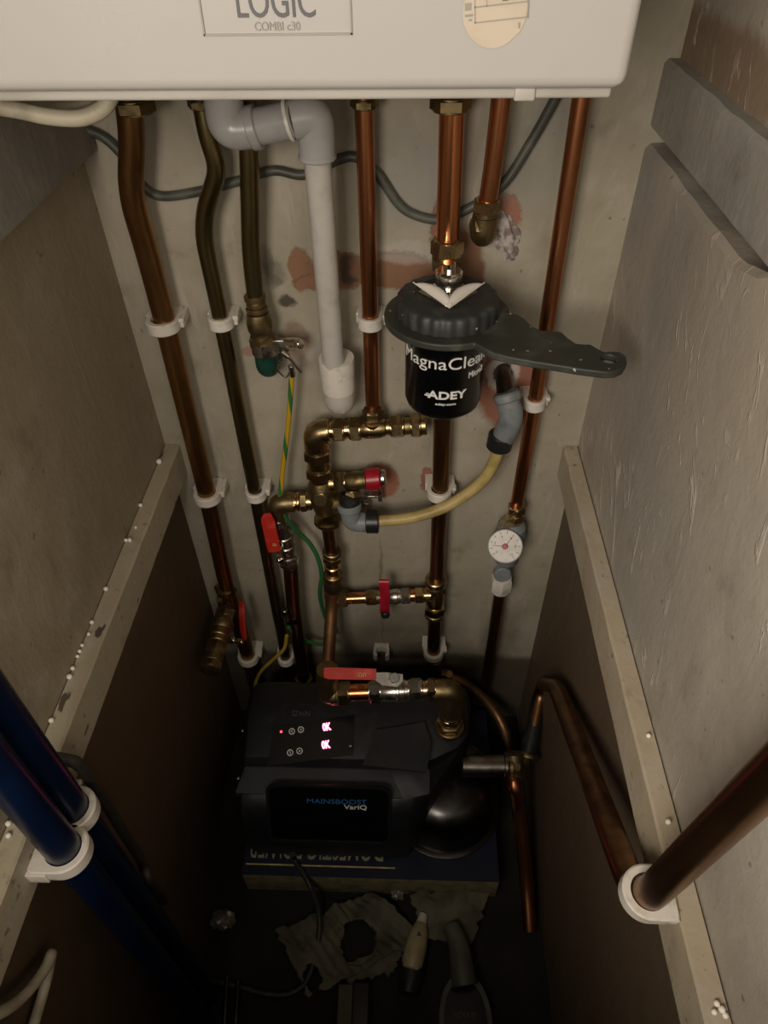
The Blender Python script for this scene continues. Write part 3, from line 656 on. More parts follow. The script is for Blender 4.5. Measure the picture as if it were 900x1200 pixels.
# pipe below the cross
tI = pipe('copper_pipe', [Q(384, 615, ym), Q(390, 660, ym)], .0082, 'cu_dark', 'very short dark copper pipe under the brass cross', fil=.01)
seq(tI, (Q(389, 645, ym), Q(391, 690, ym)), [(0, .1, .0125, 'c', 'brass_dull', 'flange'), (.1, .24, .0132, 'h', 'brass_dull', 'compression_nut'), (.24, .6, .0095, 'c', 'brass_bright', 'sleeve'), (.36, .44, .0112, 'c', 'brass_bright', 'ring'), (.58, .72, .0130, 'c', 'brass_dull', 'flange'), (.7, 1., .0142, 'h', 'brass_dull', 'compression_nut')])
PB = .27
yb2 = -.105
pE = Q(382, 812, yb2)
pts = [Q(391, 684, -.038), Q(389, 705, -.040), Q(384, 790, yb2 + .004)]
tJ = pipe('copper_pipe', pts, .0088, 'cu_brown', 'matt brown pipe from the brass cross down to the long red lever', fil=.03)
# ------------------------------------------------------------------ middle row: short red lever valve
yk = -.036
t = thing('ball_valve', Q(451, 698, yk), 'horizontal ball valve with a short red handle, between two pipes on the back wall', 'valve')
r0, r1 = Q(392, 702, yk), Q(506, 697, yk)
seq(t, (r0, r1), [(.04, .13, .0130, 'h', 'brass_dull', 'compression_nut'), (.1, .34, .0080, 'c', 'cu_bright', 'sleeve'), (.33, .45, .0118, 'h', 'brass', 'compression_nut'), (.44, .72, .0098, 'b', 'steel', 'valve_body'), (.60, .66, .0110, 'c', 'steel', 'rib'), (.69, .78, .0120, 'h', 'steel', 'compression_nut'),
                  (.78, .84, .0085, 'c', 'cu_bright', 'sleeve'), (.83, .92, .0118, 'h', 'brass_bright', 'compression_nut'), (.92, 1.0, .0095, 'c', 'brass_bright', 'sleeve')])
mb = MB(); q = Q(450, 683, yk - .014); k = [q + V((0, .004, .001)), q, Q(451, 700, yk - .019), Q(451, 712, yk - .018), Q(451, 716, yk - .015)]
strip(mb, crom(k, 5), .0066, .0016, V((1, 0, 0))); mb.build('handle', 'red2', t)
mb = MB().cyl(Q(451, 716, yk - .012), Q(452, 722, yk - .013), .0062, n=18, ch=.001); mb.build('handle_nut', 'black_pl', t)
mb = MB().cyl(Q(450, 697, yk), Q(450, 697, yk - .017), .0045, n=14); mb.build('stem', 'steel', t)
t = thing('brass_tee', Q(510, 698, -.030), 'upright brass tee joining the dark pipe right of the short red handle', 'fitting')
seq(t, (Q(510.5, 678, -.030), Q(509, 721, -.030)), [(0, .12, .0145, 'c', 'brass', 'collar'), (.12, .32, .0152, 'h', 'brass', 'compression_nut'), (.3, .72, .0128, 'b', 'brass', 'tee_body'), (.7, .9, .0150, 'h', 'brass_bright', 'compression_nut'), (.9, 1, .0140, 'c', 'brass_dull', 'collar')])
# foot of F: reducer + 15 mm pipe
t = thing('copper_pipe', Q(597, 900, -.12), 'slim copper pipe curving from the wall down past the right end of the pump', 'pipe')
y1 = -.03
fp = [Q(509, 776, y1), Q(512, 790, y1), Q(537, 797, y1 - .003), Q(560, 812, y1 - .012), Q(580, 834, y1 - .03), Q(592, 858, y1 - .055), Q(597, 885, y1 - .08)]
MB().tube(crom(fp, 8), .0077, 18).build('tube', 'cu_brown', t)
seq(t, (Q(509, 772, y1), Q(511, 792, y1)), [(0, .45, .0115, 'c', 'brass_dull', 'reducer'), (.45, 1, .0100, 'c', 'cu_dark', 'elbow')])
seq(t, (Q(512, 789, y1), Q(528, 793, y1 - .001)), [(.15, .5, .0100, 'c', 'cu_dark', 'sleeve'), (.5, 1., .0115, 'h', 'brass', 'compression_nut')])

# ------------------------------------------------------------------ magnetic filter
yf = -.084; R0 = .0368
fc = Q(523, 440, yf - R0); fx = fc.x
zb = Q(523, 493, yf - .031).z - .001; zlab = Q(523, 388, yf - R0).z
zlid = Q(525, 340, yf).z - .004
t = thing('magnetic_filter', (fx, yf, zb), 'black cylindrical heating filter canister with a ribbed screw lid, centre of the wall', 'filter')
H = zlid - .020 - zb
MB().lathe((fx, yf, zb), (fx, yf, zb + 1), [(0, .001), (0, .024), (.002, .031), (.006, .035), (.012, R0), (H - .004, R0), (H, R0 + .003), (H + .006, R0 + .003)], 64).build('canister', 'gloss_black', t)
def oncan(ang0, z0, R=R0 + .0001):
    def f(u, v, w):
        a = ang0 + u / R; return V((fx + math.sin(a) * (R + w), yf - math.cos(a) * (R + w), z0 + v))
    return f
def canang(px, py):       # angle on the cylinder for a pixel
    w = ray(px, py); ox, oy = CAM.x - fx, CAM.y - yf
    a = w.x ** 2 + w.y ** 2; b = 2 * (ox * w.x + oy * w.y); c = ox * ox + oy * oy - R0 * R0
    D = max(b * b - 4 * a * c, 0); s = (-b - math.sqrt(D)) / (2 * a); p = CAM + w * s
    return math.atan2(p.x - fx, -(p.y - yf)), p.z
a0, z0 = canang(480, 433); a1, z1 = canang(567, 428)
a0 = -1.30; a1 = 1.22
zt_ = canang(523, 434)[1]
MB().text('MagnaClean', oncan(a0, zt_ - .0035), w=(a1 - a0) * R0, h=.0155).build('lettering', 'letters', t)
am, zm = canang(549, 442)
MB().text('Micro2', oncan(am, zm - .001), h=.0062, w=.020).build('lettering', 'letters', t)
aa, za = canang(501, 465); ab, _ = canang(546, 465)
MB().text('ADEY', oncan(aa, za - .0005), w=(ab - aa) * R0, h=.0085, bold=.03).build('lettering', 'letters', t)
mb = MB(); f_ = oncan(aa - .08, za - .001); bar(mb, 0, .002, .005, .0034, f_, .0004); bar(mb, .0015, .0042, .005, .0052, f_, .0004); mb.build('logo_mark', 'letters', t)
aa, za = canang(510, 474); ab, _ = canang(534, 474)
MB().text('adey.com', oncan(aa, za - .001), w=(ab - aa) * R0, h=.0032, bold=.02).build('lettering', 'letters', t)
# lid with scalloped grip
RL = .0455
mb = MB(); n = 144; rings = []
def sc(r, z, k=1): return [V((fx + math.cos(2 * PI * j / n) * (r - k * .0014 * (abs(math.sin(2 * PI * j / n * 12)) ** 3)), yf + math.sin(2 * PI * j / n) * (r - k * .0014 * (abs(math.sin(2 * PI * j / n * 12)) ** 3)), z)) for j in range(n)]
zl = zlid
mb.ring([sc(.010, zl - .018, 0), sc(RL - .002, zl - .018), sc(RL, zl - .0165), sc(RL, zl - .004), sc(RL - .0025, zl - .0008), sc(RL - .005, zl, .3), sc(.032, zl + .0008, 0), sc(.030, zl + .0015, 0), sc(.0285, zl + .0005, 0), sc(.027, zl, 0), sc(.001, zl, 0)]); mb.build('screw_lid', 'lid_pl', t)
# air bleed
z = zl
mb = MB(); bx_ = fx + .000; by_ = yf + .006
mb.lathe((bx_, by_, z), (bx_, by_, z + 1), [(0, .017), (.002, .016), (.004, .010), (.007, .0085), (.008, .0118), (.018, .0118), (.0195, .0105), (.0195, .0055), (.026, .0055)], 40); mb.build('bleed_valve', 'chrome', t)
# curled white label, a V
def curl(sgn):
    mb = MB(); rings = []
    tip = V((fx, yf - .0290, z + .002)); end = V((fx + sgn * .0310, yf + .002, z + .010)); ax = end - tip
    for i in range(15):
        s = i / 14; c = tip + ax * s; wd = .0085 * math.sin(PI * min(1, s * 1.0 + .08)) ** .7 + .0008
        inn = V((-sgn * .8, .55, 0)).normalized(); row = []
        for j in range(7):
            a = j / 6 * 2.2; row.append(c + inn * wd * (1 - math.cos(a)) * .6 * .9 + V((0, 0, 1)) * wd * math.sin(a) * .7)
        back = [q + V((0, 0, -.0003)) for q in reversed(row)]
        rings.append(row + back)
    return mb.ring(rings)
mb = curl(-1); m2 = curl(1); mb.add(m2.v, m2.f); mb.build('peeling_label', 'white', t)
mb = MB().plate([(-.026, .004), (0, -.0265), (.026, .004), (.014, .020), (-.014, .020)], [], .0004, lambda u, v, w: V((fx + u, yf + v, z + .0004 + w))); mb.build('label_foil', 'steel', t)
# inlet block behind the canister
mb = MB(); mb.cyl((fx, yf + .03, zl - .035), (fx, -.034, zl - .035), .014, n=24, ch=.002); mb.build('inlet', 'brass_dull', t)
MB().hexn(Q(523, 300, -.034), Q(523, 314, -.034), .0150).build('inlet_nut', 'brass_dull', t)
# spanner
zs = zl - .0235
def SP(px, py): p = QZ(px, py, zs + .0065); return (p.x, p.y)
hp = [(590, 365), (597, 366), (607, 368), (615, 373), (624, 382), (634, 387), (643, 387), (651, 387), (660, 390), (666, 396), (675, 402), (684, 403), (692, 403), (700, 408), (708, 412), (718, 411.5), (727, 412), (734, 417), (735, 424), (731, 431), (722, 435), (711, 436), (695, 434), (679, 432), (655, 428), (629, 424), (600, 419), (578, 414)]
Ri = .0425; Ro = .0560
outl = [SP(*h) for h in hp]
c0 = V((fx, yf))
def ang(p): return math.atan2(p[1] - yf, p[0] - fx)
aS, aE = ang(outl[0]), ang(outl[-1])      # start (upper) and end (lower) of the handle on the ring
arc = []; k = 56; a_end = aS; a_start = aE; span = (a_start - a_end) % (2 * PI)
for i in range(1, k):
    a = a_start - span * i / k; arc.append((fx + Ro * math.cos(a), yf + Ro * math.sin(a)))
hole = []
hc = SP(714, 420)
hx = [SP(714 + 10 * math.cos(q) , 420 + 5 * math.sin(q) + 1.0 * math.cos(q)) for q in [i * 2 * PI / 18 for i in range(18)]]
inn = [(fx + Ri * math.cos(i * 2 * PI / 60), yf + Ri * math.sin(i * 2 * PI / 60)) for i in range(60)]
mb = MB().plate(outl + arc, [hx, inn], .0065, lambda u, v, w: V((u, v, zs + w)))
sp_ = mb.build('filter_spanner', 'spanner', loc=(fx, yf, zs)); tag(sp_, 'dark grey plastic ring spanner hanging around the filter lid, handle pointing right', 'spanner')
bv = sp_.modifiers.new('b', 'BEVEL'); bv.width = .0012; bv.segments = 2; bv.limit_method = 'ANGLE'

# ------------------------------------------------------------------ cream hose with grey elbows
t = thing('filling_hose', Q(517, 596, -.06), 'curved cream hose with grey push-fit elbows, looping below the filter', 'hose')
yh = -.045
e0 = Q(590, 436, -.002)
MB().tube([e0 + V((0, .01, .002)), Q(592, 470, yh - .004)], .0085, 20).build('wall_stub', 'dark_metal', t)
mb = MB(); mb.tube(fillet([Q(591, 462, yh), Q(601, 487, yh - .008), Q(590, 512, yh)], .012, 8), .0125, 24); mb.build('elbow', 'grey_pl', t)
MB().cyl(Q(593, 459, yh), Q(596, 470, yh - .004), .0145, n=24, ch=.002).build('collar', 'grey_pl', t)
MB().cyl(Q(588, 508, yh), Q(584, 525, yh), .0140, n=28, ch=.002).build('collar', 'black_pl', t)
hp_ = [Q(588, 515, yh), Q(580, 538, yh), Q(568, 560, yh), Q(548, 578, yh - .002), Q(517, 596, yh - .006), Q(480, 607, yh - .008), Q(449, 610, yh - .006), Q(425, 611, yh - .006)]
MB().tube(crom(hp_, 8), .0068, 18).build('hose', 'yellow_hose', t)
mb = MB(); c1, c2 = Q(444, 611, yh - .006), Q(429, 611, yh - .006); mb.cyl(c1, c2, .0140, n=28, ch=.001)
for q in range(5): mb.cyl(lerp(c1, c2, .1 + q * .18), lerp(c1, c2, .2 + q * .18), .0150, n=28)
mb.build('collar', 'black_pl', t)
mb = MB(); mb.tube(fillet([Q(430, 612, yh - .006), Q(412, 611, yh - .006), Q(409, 592, yh - .006)], .018, 8), .0122, 24); mb.cyl(Q(410, 598, yh - .006), Q(409, 590, yh - .004), .0145, n=24, ch=.002); mb.build('elbow', 'grey_pl', t)
MB().cyl(Q(409, 592, yh - .004), Q(412, 580, yh), .0125, n=24, ch=.001).build('socket', 'black_pl', t)

# ------------------------------------------------------------------ gauge
yg = -.03
t = thing('pressure_gauge', Q(592, 640, -.05), 'round white pressure gauge with red centre on a grey pressure reducing valve', 'gauge')
seq(t, (Q(606, 592, yg), Q(602, 612, yg)), [(0, .38, .0112, 'h', 'brass', 'compression_nut'), (.38, .5, .009, 'c', 'brass_dull', 'sleeve'), (.5, .95, .0108, 'h', 'brass_bright', 'compression_nut')])
mb = MB(); r = random.Random(2)
for i in range(26):
    a = Q(600 + r.uniform(-4, 5), 608 + r.uniform(-5, 5), yg - .008); mb.tube(crom([a, a + V((r.uniform(-.012, .002), r.uniform(-.006, 0), r.uniform(-.008, .006))), a + V((r.uniform(-.024, 0), r.uniform(-.008, 0), r.uniform(-.03, .0)))], 4), .00025, 4)
mb.build('hemp_strands', 'hemp', t)
b0, b1 = Q(600, 612, yg), Q(588, 690, yg)
mb = MB(); mb.lathe(b0, b1, [(0, .010), (.006, .0175), (.024, .020), (.04, .0185), (.048, .0165), (.066, .0160), (.070, .013)], 28); mb.build('valve_body', 'grey_pl', t)
gc = Q(592, 640, yg - .024); gn = (CAM - gc).normalized(); gn = (gn + V((-.1, -.35, .0))).normalized()
mb = MB(); rg = .0215; mb.lathe(gc - gn * .016, gc + gn, [(0, .012), (.002, rg), (.015, rg + .0004), (.0175, rg), (.0175, rg - .0012), (.016, rg - .0014)], 44); mb.build('gauge_case', 'grey_pl', t)
gu = V((0, 0, 1)); gr = gu.cross(gn).normalized(); gr = V((abs(gr.x), gr.y if gr.x > 0 else -gr.y, gr.z if gr.x > 0 else -gr.z)); gu = gn.cross(gr).normalized()
if gu.z < 0: gu = -gu
def dial(h): return lambda u, v, w: gc + gr * u + gu * v + gn * (h + w)
face = MB().plate([((rg - .0012) * math.cos(i * PI / 20), (rg - .0012) * math.sin(i * PI / 20)) for i in range(40)], [], .0005, dial(.0005)).build('dial', 'dial', t)
mb = MB()
for i in range(11):
    a = math.radians(225 - i * 27)
    f_ = dial(.0011)
    for r_a, r_b, wd in [(.0155, .0188, .0003)]:
        d_ = V((math.cos(a), math.sin(a))); s_ = V((-d_.y, d_.x)) * wd
        q = [d_ * r_a - s_, d_ * r_b - s_, d_ * r_b + s_, d_ * r_a + s_]
        mb.add([f_(x.x, x.y, 0) for x in q] + [f_(x.x, x.y, .0001) for x in q], [(3, 2, 1, 0), (4, 5, 6, 7), (0, 1, 5, 4), (1, 2, 6, 5), (2, 3, 7, 6), (3, 0, 4, 7)])
    if i % 2 == 0:
        def f2(u, v, w, a=a): return dial(.0011)(math.cos(a) * .0128 + u - .0012, math.sin(a) * .0128 + v - .0016, w)
        mb.text(str(i), f2, h=.0032, th=.0001)
mb.build('scale', 'ink', face)
def needle(a, L, w): 
    d_ = V((math.cos(a), math.sin(a))); s_ = V((-d_.y, d_.x)) * w; f_ = dial(.0016)
    q = [-d_ * .004 - s_, d_ * L - s_ * .3, d_ * L + s_ * .3, -d_ * .004 + s_]
    return MB().add([f_(x.x, x.y, 0) for x in q] + [f_(x.x, x.y, .0003) for x in q], [(3, 2, 1, 0), (4, 5, 6, 7), (0, 1, 5, 4), (1, 2, 6, 5), (2, 3, 7, 6), (3, 0, 4, 7)])
needle(math.radians(62), .0155, .0007).build('red_pointer', 'red2', t); needle(math.radians(186), .0155, .0005).build('needle', 'ink', t)
mb = MB().cyl(dial(.001)(0, 0, 0), dial(.0032)(0, 0, 0), .0036, n=18, ch=.0006); mb.build('hub', 'red2', t)
q = Q(588, 668, yg - .010); MB().cyl(q, q + V((0, -.012, .002)), .0115, n=22, ch=.0015).build('test_cap', 'grey_pl', t)
nutp(t, Q(588.5, 676, yg), Q(586, 691, yg), .0150, 'white')
pts = [Q(587, 684, yg), Q(577, 750, yg), V((Q(575, 762, yg).x, yg, .10))]
tK = pipe('copper_pipe', pts, .0078, 'cu_dark', 'dark pipe dropping from the gauge valve to behind the pump', fil=.02)

# ------------------------------------------------------------------ pump on its box
t = thing('pump_carton', (-.045, -.16, 0), 'flat dark navy carton with pale lettering under the pump', 'box')
xb0, xb1, yb0, yb1, hb = -.2276, .1371, -.2955, -.025, .06
MB().box((xb0, yb0, .0005), (xb1, yb1, hb - .0006), .0015).build('carton_body', 'box_side', t)
tp = MB().box((xb0 - .0002, yb0 - .0002, hb - .0004), (xb1 + .0002, yb1, hb)).build('printed_lid', 'box_navy', t)
def onbox(px, py): return QZ(px, py, hb)
pa, pb = onbox(291, 994), onbox(449, 1002)
f_ = lambda u, v, w: V((onbox(463, 1008).x - u, onbox(380, 1008).y + v, hb + w))
f_ = lambda u, v, w: V((onbox(449, 1005).x - u, yb0 + .0135 + v * 1.0, hb + w))
wd = onbox(449, 1005).x - onbox(291, 1000).x
MB().text('DOMESTIC POWER', lambda u, v, w: V((onbox(449, 1005).x - u, onbox(380, 1008).y + .034 - v, hb + w)), w=wd, h=.034).build('lettering', 'letters_w', tp)
mb = MB(); x0_, x1_ = onbox(288, 1013).x, onbox(463, 1018).x; yl_ = onbox(380, 1015).y; mb.box((x0_, yl_ - .001, hb), (x1_, yl_ + .001, hb + .0004)); mb.build('printed_line', 'letters_y', tp)

t = thing('booster_pump', (-.06, -.18, hb), 'black mains booster pump with red lit display, standing on the navy carton', 'pump')
# housing: cross-sections along X
def prof(x0, top, back, front, low, sh):
    """points in (y,z): sh scales the section for rounded ends"""
    P = [(back, low), (back, top - .012), (back - .008, top - .002), (back - .035, top), (-.152, top - .002), (-.205, top - .022), (-.212, top - .034), (-.246, top - .044), (-.262, top - .058), (front, top - .095), (front + .004, low + .030), (front + .009, low + .004), (front + .016, low)]
    P = [(max(y, front), z) for y, z in P]
    cy, cz = (back + front) / 2, (top + low) / 2
    return [V((x0, cy + (y - cy) * sh, cz + (z - cz) * sh)) for y, z in P]
tz = .252
sec = [prof(-.225, tz - .02, -.10, -.262, hb + .006, .80), prof(-.223, tz - .012, -.098, -.268, hb + .004, .92), prof(-.214, tz - .003, -.097, -.275, hb + .003, 1), prof(-.200, tz, -.095, -.278, hb + .003, 1),
       prof(-.070, tz, -.093, -.278, hb + .003, 1), prof(-.02, tz, -.093, -.278, hb + .003, 1), prof(.010, tz, -.093, -.275, hb + .003, 1), prof(.035, tz + .001, -.093, -.240, hb + .01, 1), prof(.072, tz, -.093, -.185, hb + .03, 1), prof(.088, tz - .004, -.096, -.165, hb + .04, 1), prof(.0935, tz - .012, -.10, -.150, hb + .05, .9)]
MB().ring(sec).build('housing', 'pumpbody', t, sharp=32)
# control panel plane
pp0 = V((0, -.152, tz - .002)); pn = V((0, -.022 + 0, 0)); e1 = V((0, -.205 + .152, -.020)).normalized(); pn = V((1, 0, 0)).cross(e1); pn = pn if pn.z > 0 else -pn
def onp(px, py, h=0): return QP(px, py, pp0 + pn * h, pn)
# raised panel plate
crn = [onp(321, 852, .001), onp(415, 838, .001), onp(414, 885, .001), onp(313, 898, .001)]
top_ = [c + pn * .0012 for c in crn]; bot_ = [c - pn * .004 for c in crn]
panel = MB().add(bot_ + top_, [(3, 2, 1, 0), (4, 5, 6, 7), (0, 1, 5, 4), (1, 2, 6, 5), (2, 3, 7, 6), (3, 0, 4, 7)]).build('control_panel', 'gloss_black', t)
hP = .0026
px_ = (onp(415, 838, hP) - onp(321, 852, hP)).normalized(); py_ = pn.cross(px_); 
def onpm(px, py, h=hP):
    o = onp(px, py, h); return lambda u, v, w: o + px_ * u + py_ * v + pn * w
for (x, y) in [(342, 857), (352.5, 855), (340, 882), (351, 880)]:
    mb = MB(); f_ = onpm(x, y); R1, R2 = .0043, .0031
    mb.plate([(R1 * math.cos(i * PI / 12), R1 * math.sin(i * PI / 12)) for i in range(24)], [[(R2 * math.cos(i * PI / 12), R2 * math.sin(i * PI / 12)) for i in range(24)]], .0002, f_)
    if (x, y) == (342, 857): mb.plate([(-.0018, 0), (.0012, .0022), (.0012, .0012), (-.0004, 0), (.0012, -.0012), (.0012, -.0022)], [], .0002, f_)
    elif y == 855: mb.plate([(.0018, 0), (-.0012, .0022), (-.0012, .0012), (.0004, 0), (-.0012, -.0012), (-.0012, -.0022)], [], .0002, f_)
    elif x == 340: bar(mb, -.0005, -.0022, .0005, .0022, f_)
    else: mb.plate([(.0012 * math.cos(i * PI / 6), .0012 * math.sin(i * PI / 6)) for i in range(12)], [], .0002, f_)
    mb.build('button', 'letters', panel)
for (x, y) in [(378.5, 857), (377.5, 878)]:
    MB().text('0K', onpm(x, y), w=.0115, h=.0105, bold=.035, th=.0004).build('display_digits', 'led', panel)
MB().plate([(.0017 * math.cos(i * PI / 8), .0017 * math.sin(i * PI / 8)) for i in range(16)], [], .0003, onpm(329.5, 857.5)).build('indicator_light', 'led2', panel)
q = QZ(363, 835, tz); MB().text('NIWZS', lambda u, v, w: V((q.x - u, q.y + .002 - v, tz + .0002 + w)), w=.024, h=.008).build('lettering', 'grey_tool', t)
# front recess frame with lettering
z_t = tz
def ony(px, py, Y): return Q(px, py, Y)
fp0 = V((0, -.262, tz - .058)); fn_dir = V((0, -.278 + .262, -.095 + .058)).normalized(); fn = V((1, 0, 0)).cross(fn_dir); fn = fn if fn.y < 0 else -fn
def onf(px, py, h=0.): return QP(px, py, fp0 + fn * h, fn)
o0 = onf(382, 940, 0); fy_ = -fn_dir
x0_, x1_ = onf(316, 940).x, onf(455, 940).x
vT = (onf(382, 922) - fp0).dot(-fn_dir); vB = (onf(382, 985) - fp0).dot(-fn_dir)
def rr_(x0, x1, v0, v1, r, n=6):
    out = []
    for cx_, cy_, a0_ in [(x1 - r, v1 - r, 0), (x0 + r, v1 - r, PI / 2), (x0 + r, v0 + r, PI), (x1 - r, v0 + r, 1.5 * PI)]:
        for i in range(n + 1): a = a0_ + PI / 2 * i / n; out.append((cx_ + r * math.cos(a), cy_ + r * math.sin(a)))
    return out
F2 = lambda u, v, w: V((u, fp0.y, fp0.z)) + (-fn_dir) * v + fn * w
mb = MB().plate(rr_(x0_ - .004, x1_ + .004, vB - .006, vT + .004, .014), [rr_(x0_, x1_, vB, vT, .012)], .0025, F2); mb.build('handle_surround', 'pumpbody', t)
MB().plate(rr_(x0_, x1_, vB, vT, .012), [], .0006, F2).build('front_badge', 'gloss_black', t)
p = onf(360, 941, .0012); q = onf(430, 941, .0012)
MB().text('MAINSBOOST', lambda u, v, w: p + V((u, 0, 0)) - fn_dir * v + fn * w, w=q.x - p.x, h=.0075).build('lettering', 'letters_blue', t)
p2 = onf(403, 949, .0012); q2 = onf(430, 950, .0012)
MB().text('VariQ', lambda u, v, w: p2 + V((u, 0, 0)) - fn_dir * v + fn * w, w=q2.x - p2.x, h=.0085, bold=.015).build('lettering', 'letters', t)
# ledge strip
a_, b_ = V((-.205, -.2125, tz - .0335)), V((.0, -.2455, tz - .0435))
MB().add([(-.213, -.214, tz - .0325), (-.02, -.214, tz - .0325), (.0, -.247, tz - .0425), (-.222, -.246, tz - .0425), (-.213, -.214, tz - .045), (-.02, -.214, tz - .045), (.0, -.247, tz - .052), (-.222, -.246, tz - .052)],
         [(0, 1, 2, 3), (7, 6, 5, 4), (0, 4, 5, 1), (1, 5, 6, 2), (2, 6, 7, 3), (3, 7, 4, 0)]).build('front_ledge', 'pumpledge', t)
# raised block on the top right
mb = MB(); q = [QZ(425, 897, tz + .001), QZ(440, 856, tz + .001), QZ(478, 850, tz + .001), QZ(497, 846, tz + .001), QZ(505, 870, tz + .001), QZ(500, 905, tz + .001)]
mb.plate([(v.x, v.y) for v in q], [], .004, lambda u, v, w: V((u, v, tz - .002 + w))); mb.build('top_cover', 'pumpledge', t)
# screws
for (x, y) in [(284, 856), (279, 912), (413, 840), (411, 874)]:
    p = QZ(x, y, tz - .006 if x < 300 else tz - .003); MB().sphere(p, .0022, 10, (1, 1, .6)).build('screw', 'steel', t)
# motor / pressure vessel at the right
vc = V((.062, -.185, hb))
mb = MB(); mb.lathe(vc, vc + V((0, 0, 1)), [(.004, .074), (.008, .077), (.066, .075), (.082, .066), (.092, .045), (.094, .02)], 56); mb.build('vessel', 'dark_metal', t)
MB().lathe(vc, vc + V((0, 0, 1)), [(.001, .077), (.001, .0835), (.008, .0845), (.0095, .0805), (.0095, .077)], 64).build('vessel_rim', 'dark_metal', t)
vz = hb + .118
o1 = QZ(556, 898, vz); o2 = QZ(592, 898, vz)
MB().cyl(V((.083, o1.y, vz)), o2, .0150, n=32).build('outlet_stub', 'stainless', t)
seq(t, (QZ(590, 898, vz), QZ(609, 899, vz)), [(0, .25, .0165, 'c', 'stainless', 'ring'), (.3, .6, .0158, 'c', 'brass_dull', 'ring'), (.6, .95, .0158, 'h', 'brass_dull', 'compression_nut')])
# brass union rising from the pump top
u0 = QZ(527, 850, tz); ztop = QZ(526, 811, 0).z
UZ = .300
uy = u0.y
seq(t, (V((u0.x, uy, tz - .008)), V((u0.x, uy, UZ - .006))), [(.0, .2, .0200, 'c', 'brass_dull', 'flange'), (.2, .42, .0180, 'h', 'brass', 'union_nut'), (.42, .55, .0125, 'c', 'brass_dull', 'neck'), (.52, .75, .0158, 'h', 'brass_bright', 'compression_nut'), (.75, .85, .0145, 'c', 'brass_dull', 'collar')])
# ------------------------------------------------------------------ long red lever valve above the pump
def L_(px, py, dy=0): return Q(px, py, uy + dy)
t = thing('ball_valve', L_(460, 812), 'large horizontal steel ball valve with a long red lever, directly above the pump', 'valve')
ea, eb = L_(382, 813), L_(526, 807)
mb = MB(); mb.tube(fillet([L_(384, 790) + V((0, .004, .004)), L_(383, 812), L_(398, 813)], .018, 8), .0142, 24); mb.build('elbow', 'brass_dull', t)
mb = MB(); mb.tube(fillet([L_(508, 809), V((u0.x, uy, L_(526, 808).z)), V((u0.x, uy, UZ - .022))], .020, 8), .0142, 24); mb.build('elbow', 'brass_dull', t)
seq(t, (ea, eb), [(.04, .1, .0150, 'c', 'brass_dull', 'collar'), (.1, .2, .0155, 'h', 'brass', 'compression_nut'), (.18, .37, .0108, 'c', 'cu_bright', 'sleeve'), (.36, .46, .0155, 'h', 'steel', 'compression_nut'), (.45, .70, .0135, 'b', 'steel', 'valve_body'), (.58, .61, .0150, 'c', 'steel', 'rib'), (.63, .65, .0145, 'c', 'steel', 'rib'), (.68, .79, .0155, 'h', 'steel', 'compression_nut'), (.79, .84, .0115, 'c', 'brass', 'sleeve'), (.83, .9, .0148, 'h', 'brass', 'compression_nut')])
yl = uy - .018
lv0, lv1 = Q(379, 787, yl + .004), Q(441, 790, yl + .004)
mb = MB(); zz_ = .0
lp_, ln_ = Q(410, 790, yl + .004), V((0, -.45, .9)).normalized()
def LV(px, py, h=0.): return QP(px, py, lp_ + ln_ * h, ln_)
ol = [(379, 783), (385, 781.5), (441, 783.5), (442, 797), (384, 796), (379, 794)]
pl = [LV(*q) for q in ol]
mb.add([q for q in pl] + [q - ln_ * .0028 for q in pl], [tuple(range(6)), tuple(range(11, 5, -1))] + [(i, (i + 1) % 6, (i + 1) % 6 + 6, i + 6) for i in range(6)])
lv = mb.build('lever', 'red', t)
bv = lv.modifiers.new('b', 'BEVEL'); bv.width = .0007; bv.segments = 2
mb = MB(); q0 = LV(420, 793, .0001); ly_ = ln_.cross(V((1, 0, 0)))
for (ua, va, ub, vb) in [(0, 0, .0045, .0005), (0, .004, .0045, .0045), (0, 0, .0005, .0045), (.004, 0, .0045, .0045), (.006, 0, .0065, .0045), (.006, .004, .009, .0045), (.0085, 0, .009, .0045)]:
    bar(mb, ua, va, ub, vb, lambda u, v, w: q0 + V((u, 0, 0)) + ly_ * v + ln_ * w)
mb.build('mark', 'letters_y', lv)
pl = [LV(*q) for q in [(440, 788), (452, 788), (472, 790), (472, 798), (466, 805), (448, 803), (440, 797)]]
n_ = len(pl); mb = MB().add([q for q in pl] + [q - ln_ * .002 for q in pl], [tuple(range(n_)), tuple(range(2 * n_ - 1, n_ - 1, -1))] + [(i, (i + 1) % n_, (i + 1) % n_ + n_, i + n_) for i in range(n_)]); mb.build('lever_plate', 'steel', t)
q = LV(462, 795); mb = MB().hexn(q, q + ln_ * .004, .0072); mb.cyl(q - ln_ * .016, q, .005, n=16); mb.cyl(q, q + ln_ * .0065, .0034, n=12); mb.build('lever_nut', 'chrome', t)

